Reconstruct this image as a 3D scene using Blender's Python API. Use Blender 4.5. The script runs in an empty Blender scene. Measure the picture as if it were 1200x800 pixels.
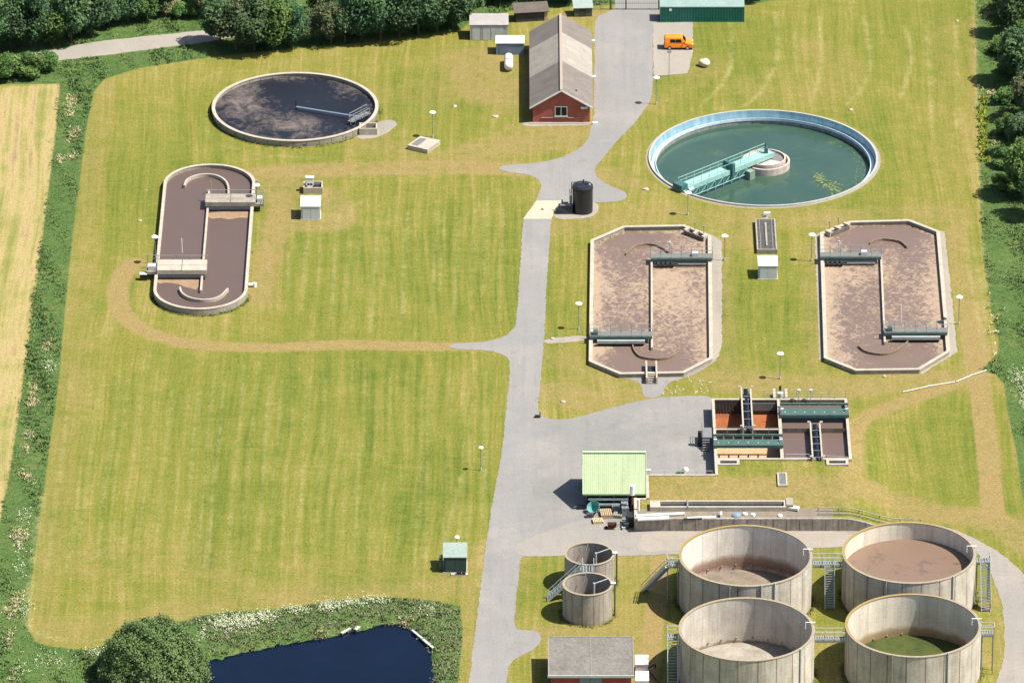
import bpy, bmesh, math, random
import numpy as np
from mathutils import Vector, Matrix
from mathutils.geometry import tessellate_polygon
rnd = random.Random(7)
nrg = np.random.default_rng(11)
sc = bpy.context.scene
COL = sc.collection
R = math.radians
PI = math.pi

# ------------------------------------------------------------------ camera model
FPX, TH, M0 = 10000.0, R(26.0), 0.113
DC = M0 * FPX
CAM = Vector((0, -DC * math.cos(TH), DC * math.sin(TH)))
FW = Vector((0, math.cos(TH), -math.sin(TH)))
UP = Vector((0, math.sin(TH), math.cos(TH)))
def P3(px, py, z=0.0):
    d = FW + Vector((1, 0, 0)) * ((px - 600) / FPX) + UP * ((400 - py) / FPX)
    t = (z - CAM.z) / d.z
    return CAM + d * t
def g(px, py, z=0.0):
    p = P3(px, py, z); return (p.x, p.y)
def gl(pts, z=0.0): return [g(a, b, z) for a, b in pts]
def S(py):                                   # metres per photo pixel on the ground
    a = g(600, py); b = g(601, py); return b[0] - a[0]

cam = bpy.data.cameras.new('camera')
cam.sensor_width = 36; cam.lens = 36 * FPX / 1200
cam.clip_start = 10; cam.clip_end = 20000
co = bpy.data.objects.new('camera', cam); COL.objects.link(co)
co.location = CAM; co.rotation_euler = (PI / 2 - TH, 0, 0)
sc.camera = co

# ------------------------------------------------------------------ light
EL, AZ = R(58), R(-12)
sun = bpy.data.lights.new('sun', 'SUN'); sun.energy = 4.8; sun.angle = R(0.53); sun.color = (1, .955, .87)
so = bpy.data.objects.new('sun', sun); COL.objects.link(so)
sd = Vector((math.cos(EL) * math.cos(AZ), math.cos(EL) * math.sin(AZ), math.sin(EL)))
so.rotation_euler = sd.to_track_quat('Z', 'Y').to_euler()
w = bpy.data.worlds.new('World'); sc.world = w; w.use_nodes = True
wn = w.node_tree
sk = wn.nodes.new('ShaderNodeTexSky'); sk.sky_type = 'NISHITA'; sk.sun_disc = False
sk.sun_elevation = EL; sk.sun_rotation = PI / 2 - AZ; sk.air_density = 1.0; sk.dust_density = 1.2
bg = wn.nodes['Background']; bg.inputs[1].default_value = 0.085
wn.links.new(sk.outputs[0], bg.inputs[0])
sc.view_settings.view_transform = 'Standard'; sc.view_settings.look = 'None'
sc.view_settings.exposure = 0.93; sc.view_settings.gamma = 1
sc.view_settings.use_curve_mapping = False
sc.render.engine = 'CYCLES'
sc.cycles.max_bounces = 6

# ------------------------------------------------------------------ node helpers
class NT:
    def __init__(s, name):
        s.m = bpy.data.materials.new(name); s.m.use_nodes = True
        s.t = s.m.node_tree; s.b = s.t.nodes['Principled BSDF']
    def n(s, ty, **pr):
        o = s.t.nodes.new(ty)
        for k, v in pr.items(): setattr(o, k, v)
        return o
    def put(s, sock, v):
        if isinstance(v, bpy.types.NodeSocket): s.t.links.new(v, sock)
        elif isinstance(v, (tuple, list)) and sock.type == 'RGBA' and len(v) == 3: sock.default_value = (*v, 1)
        else: sock.default_value = v
    def pos(s): return s.n('ShaderNodeNewGeometry').outputs['Position']
    def obj(s): return s.n('ShaderNodeTexCoord').outputs['Object']
    def rnd(s): return s.n('ShaderNodeObjectInfo').outputs['Random']
    def attr(s, name, out='Fac'):
        return s.n('ShaderNodeAttribute', attribute_name=name).outputs[out]
    def map(s, v, sc=(1, 1, 1), loc=(0, 0, 0)):
        o = s.n('ShaderNodeMapping'); s.put(o.inputs[0], v)
        s.put(o.inputs['Location'], loc); s.put(o.inputs['Scale'], sc); return o.outputs[0]
    def noise(s, v, scale, detail=4, rough=.55, dist=0, out='Fac'):
        o = s.n('ShaderNodeTexNoise'); s.put(o.inputs['Vector'], v); s.put(o.inputs['Scale'], scale)
        s.put(o.inputs['Detail'], detail); s.put(o.inputs['Roughness'], rough); s.put(o.inputs['Distortion'], dist)
        return o.outputs[out]
    def ramp(s, f, stops, interp='LINEAR'):
        o = s.n('ShaderNodeValToRGB'); e = o.color_ramp; e.interpolation = interp
        while len(e.elements) < len(stops): e.elements.new(.5)
        for el, (p, c) in zip(e.elements, stops):
            el.position = p
            el.color = (c, c, c, 1) if not isinstance(c, (tuple, list)) else (*c, 1)
        s.put(o.inputs[0], f); return o.outputs[0]
    def mix(s, f, a, b, blend='MIX'):
        o = s.n('ShaderNodeMix', data_type='RGBA', blend_type=blend)
        s.put(o.inputs[0], f); s.put(o.inputs[6], a); s.put(o.inputs[7], b); return o.outputs[2]
    def m_(s, op, a, b=0.0, c=0.0, clamp=False):
        o = s.n('ShaderNodeMath', operation=op, use_clamp=clamp)
        s.put(o.inputs[0], a); s.put(o.inputs[1], b); s.put(o.inputs[2], c); return o.outputs[0]
    def sep(s, v):
        o = s.n('ShaderNodeSeparateXYZ'); s.put(o.inputs[0], v); return o.outputs
    def comb(s, x, y, z=0.0):
        o = s.n('ShaderNodeCombineXYZ'); s.put(o.inputs[0], x); s.put(o.inputs[1], y); s.put(o.inputs[2], z); return o.outputs[0]
    def bump(s, h, strength=.3, dist=.1):
        o = s.n('ShaderNodeBump'); s.put(o.inputs['Height'], h); s.put(o.inputs['Strength'], strength); s.put(o.inputs['Distance'], dist)
        s.put(s.b.inputs['Normal'], o.outputs[0])
    def fin(s, col, rough=.85, metal=0.0, spec=.3):
        s.put(s.b.inputs['Base Color'], col); s.put(s.b.inputs['Roughness'], rough); s.put(s.b.inputs['Metallic'], metal)
        s.put(s.b.inputs['Specular IOR Level'], spec); return s.m

MATS = {}
def simple(name, c1, c2=None, scale=1.2, rough=.8, metal=0.0, spec=.3, streak=0.0, bump=0.0, grime=.25):
    """two-tone weathered surface with optional vertical rain streaks"""
    if name in MATS: return MATS[name]
    t = NT(name); v = t.obj()
    off = t.m_('MULTIPLY', t.rnd(), 37.0)
    v = t.map(v, (1, 1, 1), t.comb(off, off, 0.0))
    if c2 is None: c2 = tuple(c * .72 for c in c1)
    f = t.ramp(t.noise(v, scale, 6, .62), [(.32, 0.0), (.68, 1.0)])
    col = t.mix(f, c1, c2)
    if streak:
        s_ = t.noise(t.map(v, (2.2, 2.2, .16)), 1.6, 5, .65)
        col = t.mix(t.m_('MULTIPLY', t.ramp(s_, [(.45, 0.0), (.75, 1.0)]), streak), col, (.06, .05, .04))
    if grime:
        gr = t.ramp(t.noise(v, scale * 5, 4, .7), [(.3, 1 - grime), (.7, 1 + grime * .3)])
        col = t.mix(1.0, col, gr, 'MULTIPLY')
    if bump: t.bump(t.noise(v, scale * 12, 3), bump, .03)
    MATS[name] = t.fin(col, rough, metal, spec); return MATS[name]

def mat_lawn():
    t = NT('lawn'); p = t.pos(); x, y, z = t.sep(p)
    mow = t.attr('mow')
    big = t.noise(p, .028, 4, .6)
    mid = t.noise(p, .17, 6, .62)
    sm = t.noise(p, .8, 5, .65)
    fine = t.noise(p, 3.4, 5, .75)
    st = t.noise(t.comb(t.m_('MULTIPLY', mow, .42), t.m_('MULTIPLY', y, .010)), 1.0, 4, .7)
    st2 = t.noise(t.comb(t.m_('MULTIPLY', mow, 1.7), t.m_('MULTIPLY', y, .045)), 1.0, 3, .6)
    st3 = t.noise(t.comb(t.m_('MULTIPLY', mow, 4.5), t.m_('MULTIPLY', y, .22)), 1.0, 4, .7)
    rows = t.noise(t.comb(t.m_('MULTIPLY', mow, .25), t.m_('MULTIPLY', y, 1.5)), 1.0, 3, .6)
    k = t.m_('ADD', t.m_('MULTIPLY', big, .50), t.m_('MULTIPLY', mid, .50))
    k = t.m_('ADD', k, t.m_('MULTIPLY', st, .80))
    k = t.m_('ADD', k, t.m_('MULTIPLY', st2, .75))
    k = t.m_('ADD', k, t.m_('MULTIPLY', sm, .4))
    k = t.m_('ADD', k, t.m_('MULTIPLY', t.m_('SUBTRACT', st3, .5), .55))
    k = t.m_('ADD', k, t.m_('MULTIPLY', t.m_('SUBTRACT', rows, .5), .35))
    k = t.m_('ADD', k, t.m_('MULTIPLY', t.attr('green'), -.20))
    lawn = t.ramp(t.m_('SUBTRACT', k, .90), [(.10, (.078, .104, .016)), (.34, (.124, .138, .022)), (.56, (.168, .156, .032)), (.85, (.250, .198, .070))])
    dn = t.m_('ADD', t.attr('dry'), t.m_('MULTIPLY', t.m_('SUBTRACT', t.m_('ADD', t.m_('MULTIPLY', mid, .6), t.m_('MULTIPLY', sm, .4)), .5), 2.6))
    dn = t.ramp(dn, [(.12, 0.0), (.85, 1.0)])
    dryc = t.mix(sm, (.180, .132, .046), (.270, .200, .082))
    dfac = t.m_('MULTIPLY', dn, t.ramp(t.attr('dry'), [(0.0, 0.0), (.3, .3), (.6, .5), (.9, 1.0)]))
    col = t.mix(dfac, lawn, dryc)
    # pale stubble of the mown field
    fs = t.noise(t.comb(t.m_('MULTIPLY', mow, .8), t.m_('MULTIPLY', y, .02)), 1.0, 4, .7)
    fc = t.ramp(t.m_('ADD', t.m_('MULTIPLY', fs, .7), t.m_('MULTIPLY', mid, .45)), [(.42, (.155, .165, .04)), (.52, (.235, .205, .07)), (.62, (.32, .25, .11)), (.74, (.235, .165, .085))])
    col = t.mix(t.attr('field'), col, fc)
    lc = t.ramp(t.m_('ADD', t.m_('MULTIPLY', mid, .5), t.m_('MULTIPLY', sm, .5)), [(.32, (.040, .078, .020)), (.5, (.066, .112, .030)), (.68, (.115, .135, .042))])
    col = t.mix(t.ramp(t.m_('ADD', t.attr('lush'), t.m_('MULTIPLY', t.m_('SUBTRACT', sm, .5), .5)), [(.3, 0.0), (.62, 1.0)]), col, lc)
    bc = t.mix(mid, (.19, .135, .085), (.30, .225, .15))
    col = t.mix(t.attr('bare'), col, bc)
    col = t.mix(t.m_('MULTIPLY', t.attr('track'), t.m_('MULTIPLY', t.ramp(mid, [(.38, .25), (.58, 1.0)]), t.ramp(sm, [(.35, .15), (.60, .62)]))), col, (.30, .262, .110))
    col = t.mix(1.0, col, t.ramp(fine, [(.25, .55), (.5, 1.0), (.75, 1.38)]), 'MULTIPLY')
    wd = t.noise(t.map(p, (1, .8, 1), (5, 3, 0)), 1.15, 3, .6)
    col = t.mix(t.m_('MULTIPLY', t.ramp(wd, [(.64, 0.0), (.72, 1.0)]), t.m_('MULTIPLY', t.ramp(mid, [(.4, 0.0), (.6, 1.0)]), .55)), col, (.070, .092, .020))
    col = t.mix(t.m_('MULTIPLY', t.ramp(t.noise(t.map(p, (1, .7, 1), (41, 13, 0)), .9, 4, .65), [(.62, 0.0), (.72, 1.0)]), .45), col, (.265, .205, .085))
    t.bump(t.m_('ADD', fine, sm), .55, .12)
    return t.fin(col, .95, 0, .1)

def mat_paving(name, c1, c2, c3, pave=False):
    t = NT(name); p = t.pos()
    n1 = t.noise(p, .06, 4, .6); n2 = t.noise(p, .5, 6, .65); n3 = t.noise(p, 5, 3, .7)
    ln = t.noise(t.map(p, (.9, .05, 1)), 1.0, 4, .6)
    col = t.mix(t.ramp(n1, [(.38, 0.0), (.62, 1.0)]), c1, c2)
    col = t.mix(t.m_('MULTIPLY', t.ramp(ln, [(.48, 0.0), (.7, 1.0)]), .55), col, c3)
    col = t.mix(t.m_('MULTIPLY', t.ramp(n2, [(.55, 0.0), (.8, 1.0)]), .5), col, tuple(c * .75 for c in c1))
    vo = t.n('ShaderNodeTexVoronoi', feature='DISTANCE_TO_EDGE'); t.put(vo.inputs['Vector'], t.map(p, (1, 1, 1), (0, 0, 0))); vo.inputs['Scale'].default_value = .13
    wv = t.mix(.1, p, t.noise(p, .4, 4, out='Color'), 'ADD')
    t.put(vo.inputs['Vector'], wv)
    crack = t.ramp(vo.outputs['Distance'], [(0.0, 1.0), (.012, 0.0)])
    col = t.mix(t.m_('MULTIPLY', crack, .07), col, (.08, .078, .07))
    sp_ = t.noise(p, .25, 7, .7, .6); col = t.mix(t.m_('MULTIPLY', t.ramp(sp_, [(.56, 0.0), (.74, 1.0)]), .35), col, (.13, .125, .115))
    lt = t.noise(t.map(p, (1, 1, 1), (31, 7, 0)), .16, 6, .65); col = t.mix(t.m_('MULTIPLY', t.ramp(lt, [(.52, 0.0), (.72, 1.0)]), .4), col, (.30, .275, .24))
    col = t.mix(1.0, col, t.ramp(n3, [(.25, .80), (.75, 1.14)]), 'MULTIPLY')
    t.bump(n3, .25, .02)
    return t.fin(col, .9, 0, .2)

def mat_tankwall(name, npan, inner, stain=None, c1=(.56, .51, .43), c2=(.41, .365, .305), stz=2.0, lit=1.0):
    t = NT(name); v = t.obj(); x, y, z = t.sep(v)
    ang = t.m_('ARCTAN2', y, x)
    a2 = t.m_('MULTIPLY', ang, 8.4)
    cyl = t.comb(a2, z, 0.0)
    off = t.m_('MULTIPLY', t.rnd(), 50.0)
    cyl = t.map(cyl, (1, 1, 1), t.comb(off, 0.0, 0.0))
    n1 = t.noise(cyl, .45, 6, .62); n2 = t.noise(t.map(cyl, (.9, .12, 1)), 1.0, 6, .72); n3 = t.noise(cyl, 4, 3, .7)
    col = t.mix(t.ramp(n1, [(.33, 0.0), (.66, 1.0)]), c1, c2)
    col = t.mix(t.m_('MULTIPLY', t.ramp(n2, [(.46, 0.0), (.72, 1.0)]), .28 if inner else .5), col, (.115, .095, .075))
    dr = t.noise(t.map(cyl, (.38, .07, 1), (9, 4, 0)), 1.0, 6, .66, .4)
    col = t.mix(t.m_('MULTIPLY', t.ramp(dr, [(.50, 0.0), (.66, 1.0)]), .26 if inner else .42), col, (.17, .135, .085))
    fr = t.m_('FRACT', t.m_('MULTIPLY', ang, npan / (2 * PI)))
    pn = t.m_('FLOOR', t.m_('MULTIPLY', ang, npan / (2 * PI)))
    wn_ = t.n('ShaderNodeTexWhiteNoise', noise_dimensions='1D'); t.put(wn_.inputs['W'], t.m_('ADD', pn, off))
    col = t.mix(1.0, col, t.ramp(wn_.outputs['Value'], [(0.0, .93), (1.0, 1.05)]), 'MULTIPLY')
    if not inner:
        seam = t.ramp(t.m_('ABSOLUTE', t.m_('SUBTRACT', fr, .5)), [(.462, 0.0), (.484, 1.0)])
        col = t.mix(t.m_('MULTIPLY', seam, .8), col, (.075, .06, .05))
        base = t.ramp(t.m_('ADD', z, t.m_('MULTIPLY', n1, 1.2)), [(0.0, 1.0), (.9, .55), (1.0, 0.0)])
        col = t.mix(t.m_('MULTIPLY', base, .35), col, (.14, .13, .07))
    else:
        seam = t.ramp(t.m_('ABSOLUTE', t.m_('SUBTRACT', fr, .5)), [(.47, 0.0), (.495, 1.0)])
        col = t.mix(t.m_('MULTIPLY', seam, .3), col, (.12, .10, .08))
        if stain:
            zz = t.m_('DIVIDE', t.m_('ADD', z, t.m_('MULTIPLY', t.m_('SUBTRACT', n1, .5), 1.6)), 10.0)
            sb = t.ramp(zz, [(0.0, .3), (stz * .055, .95), (stz * .1, .8), (stz * .14, 0.0)])
            col = t.mix(sb, col, stain)
    col = t.mix(1.0, col, t.ramp(n3, [(.25, .85), (.75, 1.1)]), 'MULTIPLY')
    t.bump(n3, .2, .03)
    return t.fin(col, .9, 0, .2)

def mat_rim(name, lich):
    t = NT(name); v = t.obj(); x, y, z = t.sep(v)
    n = t.noise(v, .35, 5, .6); n2 = t.noise(v, 3, 4)
    d = t.m_('ADD', t.m_('MULTIPLY', x, -.05), t.m_('MULTIPLY', y, .05))
    f = t.ramp(t.m_('ADD', n, d), [(.50, 0.0), (.95, 1.0)])
    col = t.mix(n2, (.36, .30, .22), (.20, .165, .12))
    col = t.mix(t.m_('MULTIPLY', f, lich), col, (.26, .185, .055))
    return t.fin(col, .9, 0, .2)

def mat_foam(name, base, base2, foam, amount, sc=.42, soft=1.0, fine=.25):
    t = NT(name); v = t.obj(); x, y, z = t.sep(v)
    off = t.m_('MULTIPLY', t.rnd(), 61.0); v = t.map(v, (1, .8, 1), t.comb(off, off, 0.0))
    n1 = t.noise(v, sc, 9, .68, 1.1); n2 = t.noise(v, .09, 3, .5); n3 = t.noise(v, 2.2, 7, .75, .8)
    f = t.m_('ADD', t.m_('MULTIPLY', n1, .75), t.m_('ADD', t.m_('MULTIPLY', n2, .8 - fine), t.m_('MULTIPLY', n3, fine)))
    f = t.m_('ADD', f, t.attr('edge'))
    f = t.ramp(f, [(.84 - amount - .06 * soft, 0.0), (.86 - amount + .05 * soft, .7), (.9 - amount + .12 * soft, 1.0)])
    col = t.mix(t.noise(v, .3, 4), base, base2)
    col = t.mix(f, col, t.mix(n3, foam, tuple(c * .72 for c in foam)))
    t.bump(n1, .15, .05)
    return t.fin(col, t.mix(f, (.45, .45, .45), (.9, .9, .9)), 0, .4)

def mat_water(name, c1, c2, rough=.08, ripple=.06, sc=1.5, spec=.5):
    t = NT(name); v = t.obj()
    n = t.noise(v, .12, 5, .6); n2 = t.noise(v, sc, 4, .6)
    col = t.mix(t.ramp(n, [(.35, 0.0), (.68, 1.0)]), c1, c2)
    t.bump(n2, ripple, .05)
    return t.fin(col, rough, 0, spec)

def mat_roof(name, c1, c2, axis='x', pitch=.18, lich=None):
    """corrugated sheets: ribs run along the local slope direction"""
    t = NT(name); v = t.obj(); x, y, z = t.sep(v)
    c = {'x': x, 'y': y}[axis]
    wv = t.m_('SINE', t.m_('MULTIPLY', c, 2 * PI / pitch))
    sheet = t.m_('FRACT', t.m_('MULTIPLY', c, 1.0))
    n = t.noise(v, .6, 6, .65); n2 = t.noise(v, 5, 4, .7)
    ss = t.noise(t.map(v, (1.6, .15, .15) if axis == 'x' else (.15, 1.6, .15)), 1.2, 4, .6)
    col = t.mix(t.ramp(n, [(.33, 0.0), (.67, 1.0)]), c1, c2)
    col = t.mix(t.m_('MULTIPLY', t.ramp(ss, [(.45, 0.0), (.75, 1.0)]), .4), col, tuple(k * .6 for k in c2))
    if lich: col = t.mix(t.ramp(t.noise(v, .9, 6, .7), [(.56, 0.0), (.7, .8)]), col, lich)
    col = t.mix(1.0, col, t.ramp(n2, [(.25, .82), (.75, 1.12)]), 'MULTIPLY')
    seam = t.ramp(sheet, [(0.0, .80), (.05, 1.0)])
    col = t.mix(.6, col, seam, 'MULTIPLY')
    t.bump(wv, .35, .03)
    return t.fin(col, .85, 0, .25)

def mat_brick(name, c1, c2, mortar):
    t = NT(name); v = t.obj(); x, y, z = t.sep(v)
    u = t.m_('ADD', x, y)
    b = t.n('ShaderNodeTexBrick'); t.put(b.inputs['Vector'], t.comb(u, z)); b.inputs['Scale'].default_value = 1
    b.inputs['Brick Width'].default_value = .22; b.inputs['Row Height'].default_value = .075; b.inputs['Mortar Size'].default_value = .008
    t.put(b.inputs['Color1'], c1); t.put(b.inputs['Color2'], c2); t.put(b.inputs['Mortar'], mortar)
    col = t.mix(1.0, b.outputs['Color'], t.ramp(t.noise(v, .7, 5, .6), [(.3, .75), (.7, 1.12)]), 'MULTIPLY')
    return t.fin(col, .9, 0, .2)

def mat_leaf(name, dark, mid, light, trans=.25):
    t = NT(name); a = t.attr('tint'); r = t.rnd()
    col = t.ramp(a, [(0.0, dark), (.55, mid), (1.0, light)])
    h = t.n('ShaderNodeHueSaturation'); t.put(h.inputs['Color'], col)
    t.put(h.inputs['Value'], t.m_('ADD', t.m_('MULTIPLY', r, .5), .75)); t.put(h.inputs['Hue'], t.m_('ADD', t.m_('MULTIPLY', r, .03), .485))
    t.fin(h.outputs[0], .6, 0, .2)
    nn = t.n('ShaderNodeVectorMath', operation='ADD'); t.put(nn.inputs[0], t.n('ShaderNodeNewGeometry').outputs['Normal']); nn.inputs[1].default_value = (0, 0, .75)
    n2 = t.n('ShaderNodeVectorMath', operation='NORMALIZE'); t.t.links.new(nn.outputs[0], n2.inputs[0]); t.put(t.b.inputs['Normal'], n2.outputs[0])
    tr = t.n('ShaderNodeBsdfTranslucent'); t.put(tr.inputs['Color'], h.outputs[0])
    mx = t.n('ShaderNodeMixShader'); mx.inputs[0].default_value = trans + .08
    t.t.links.new(t.b.outputs[0], mx.inputs[1]); t.t.links.new(tr.outputs[0], mx.inputs[2])
    t.t.links.new(mx.outputs[0], t.t.nodes['Material Output'].inputs[0])
    return t.m
def mat_tint(name, trans=.2):
    t = NT(name); col = t.attr('tintc', 'Color')
    nn = t.n('ShaderNodeVectorMath', operation='ADD'); t.put(nn.inputs[0], t.n('ShaderNodeNewGeometry').outputs['Normal']); nn.inputs[1].default_value = (0, 0, 1.3)
    n2 = t.n('ShaderNodeVectorMath', operation='NORMALIZE'); t.t.links.new(nn.outputs[0], n2.inputs[0]); t.put(t.b.inputs['Normal'], n2.outputs[0])
    t.fin(col, .8, 0, .1); return t.m

LAWN = mat_lawn()
ASPH = mat_paving('asphalt', (.205, .197, .186), (.235, .221, .204), (.182, .177, .170))
YARD = mat_paving('yard_asphalt', (.192, .184, .173), (.228, .214, .196), (.176, .171, .163))
PALEP = mat_paving('pale_paving', (.27, .235, .195), (.31, .265, .215), (.24, .21, .175))
PADC = mat_paving('pad_concrete', (.42, .35, .26), (.46, .38, .28), (.36, .30, .23))
GRAV = mat_paving('gravel', (.245, .222, .185), (.30, .262, .21), (.20, .18, .15))
LANE = mat_paving('lane', (.26, .235, .20), (.30, .265, .22), (.24, .215, .18))
CONC = simple('concrete', (.36, .32, .26), (.25, .22, .175), .9, streak=.3)
CONCL = simple('pale_concrete', (.46, .405, .325), (.36, .31, .245), .9, streak=.15)
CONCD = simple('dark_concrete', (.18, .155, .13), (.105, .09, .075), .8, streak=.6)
GALV = simple('galvanised_steel', (.33, .35, .35), (.22, .24, .245), 3, rough=.5, metal=.4, grime=.2)
GALVL = simple('bright_galvanised', (.50, .53, .54), (.38, .41, .42), 3, rough=.45, metal=.2, grime=.15)
GRATE = simple('steel_grating', (.21, .22, .20), (.15, .155, .14), 4, rough=.6, metal=.2)
DARK = simple('dark_steel', (.025, .028, .032), (.015, .017, .02), 2, rough=.5)
BLACKP = simple('black_plastic', (.012, .014, .022), (.02, .022, .03), 1.2, rough=.38, spec=.5)
WHITE = simple('white_paint', (.80, .80, .77), (.68, .68, .65), 1.2, rough=.5, grime=.12)
GREYP = simple('grey_panel', (.52, .53, .53), (.45, .46, .46), 1.0, rough=.55, grime=.12)
TEAL = simple('teal_paint', (.30, .50, .44), (.22, .40, .36), .8, rough=.55, streak=.15)
TEALD = simple('dark_teal_paint', (.055, .15, .14), (.035, .10, .10), 1.2, rough=.5)
BLUEG = simple('blue_grey_paint', (.20, .26, .33), (.16, .21, .27), 1, rough=.6)
GREEND = simple('dark_green_steel', (.072, .125, .105), (.05, .092, .078), 1.5, rough=.55)
GREENC = simple('container_green', (.018, .16, .12), (.013, .12, .09), .6, rough=.5, streak=.2)
SCREW = simple('blue_screw_steel', (.03, .055, .105), (.02, .035, .06), 2, rough=.4)
ORANGE = simple('orange_paint', (.85, .24, .012), (.78, .20, .01), 1, rough=.3, spec=.5, grime=.06)
GLASS = simple('dark_glass', (.008, .010, .012), (.012, .015, .018), .8, rough=.12, spec=.25, grime=0)
TYRE = simple('tyre_rubber', (.018, .018, .018), (.03, .03, .03), 4, rough=.85)
WOODD = simple('dark_timber', (.07, .06, .05), (.035, .03, .027), 1.5, streak=.4)
WOODG = simple('green_grey_timber', (.10, .12, .085), (.07, .085, .06), 1.5, streak=.3)
BARK = simple('bark', (.10, .075, .05), (.05, .038, .025), 3)
STONE = simple('boulder_stone', (.58, .50, .38), (.45, .38, .28), 2, bump=.4)
RUSTF = simple('rusty_floor', (.33, .10, .030), (.23, .075, .026), .6, rough=.7)
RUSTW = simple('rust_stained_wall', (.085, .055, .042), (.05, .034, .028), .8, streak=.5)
SANDF = simple('sand_bed', (.46, .31, .18), (.40, .26, .145), .6)
RUST = simple('rust_red_steel', (.16, .055, .035), (.09, .035, .025), 3)
JTEAL = simple('faded_teal_plastic', (.13, .36, .31), (.10, .28, .25), 1.5, rough=.45)
TANW = simple('pale_timber', (.46, .34, .21), (.34, .245, .15), 3)
MAUVE = mat_foam('sludge_mauve', (.105, .070, .058), (.125, .082, .066), (.28, .19, .12), -.3)
SLUDGE = mat_foam('sludge_smooth', (.092, .062, .052), (.105, .070, .056), (.2, .14, .1), -.35)
FOAMY = mat_foam('sludge_foam', (.130, .088, .070), (.158, .110, .086), (.350, .258, .175), -.026, 1.15, .8, .46)
DKSL = mat_foam('sludge_dark', (.006, .007, .013), (.013, .014, .021), (.150, .118, .100), -.045, .42, 1.6, .50)
TANFOAM = simple('tan_foam', (.30, .20, .12), (.23, .15, .09), 1.2)
TKSL = mat_foam('tank_sludge', (.16, .105, .072), (.19, .125, .086), (.07, .052, .044), -.03, .3)
TKDRY = simple('tank_floor_residue', (.23, .185, .14), (.15, .12, .09), .5)
TKALG = simple('tank_algae', (.070, .085, .014), (.035, .050, .012), .35)
def mat_clarifier():
    t = NT('clarifier_surface'); v = t.obj()
    col = t.mix(t.ramp(t.noise(v, .12, 5, .6), [(.35, 0.0), (.68, 1.0)]), (.028, .064, .046), (.042, .078, .052))
    f = t.ramp(t.noise(t.map(v, (1, 1.3, 1), (3, 8, 0)), .22, 8, .72, 1.5), [(.54, 0.0), (.66, .55), (.8, 1.0)])
    col = t.mix(t.m_('MULTIPLY', f, .5), col, (.105, .125, .062))
    col = t.mix(t.ramp(t.noise(v, 2.6, 3, .7), [(.70, 0.0), (.78, .5)]), col, (.17, .20, .13))
    t.bump(t.noise(v, 1.5, 4), .07, .05); return t.fin(col, t.mix(f, (.12, .12, .12), (.45, .45, .45)), 0, .5)
TEALW = mat_clarifier() if True else mat_water('clarifier_water_surface', (.028, .064, .046), (.042, .078, .052), .14, .06)
POND = mat_water('pond_water_surface', (.0006, .003, .011), (.0012, .0055, .018), .05, .10, 1.4, .32)
FIBRE = mat_roof('fibre_cement', (.190, .166, .145), (.148, .128, .112), 'y', .18, (.16, .13, .105))
FIBREL = mat_roof('weathered_light_sheet', (.32, .29, .245), (.26, .235, .20), 'y', .18, (.20, .175, .15))
RIDGE = simple('lichen_ridge', (.36, .27, .19), (.33, .29, .25), 1.5)
GREENR = mat_roof('pale_green_sheet', (.365, .425, .255), (.34, .40, .235), 'x', .25)
FELT = simple('roof_felt', (.20, .185, .16), (.15, .138, .12), .5, grime=.35)
SHEDR = simple('grey_shed_roof', (.36, .33, .31), (.30, .275, .26), 1)
BRICK = mat_brick('red_brick', (.36, .082, .058), (.29, .066, .048), (.33, .16, .12))

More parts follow.
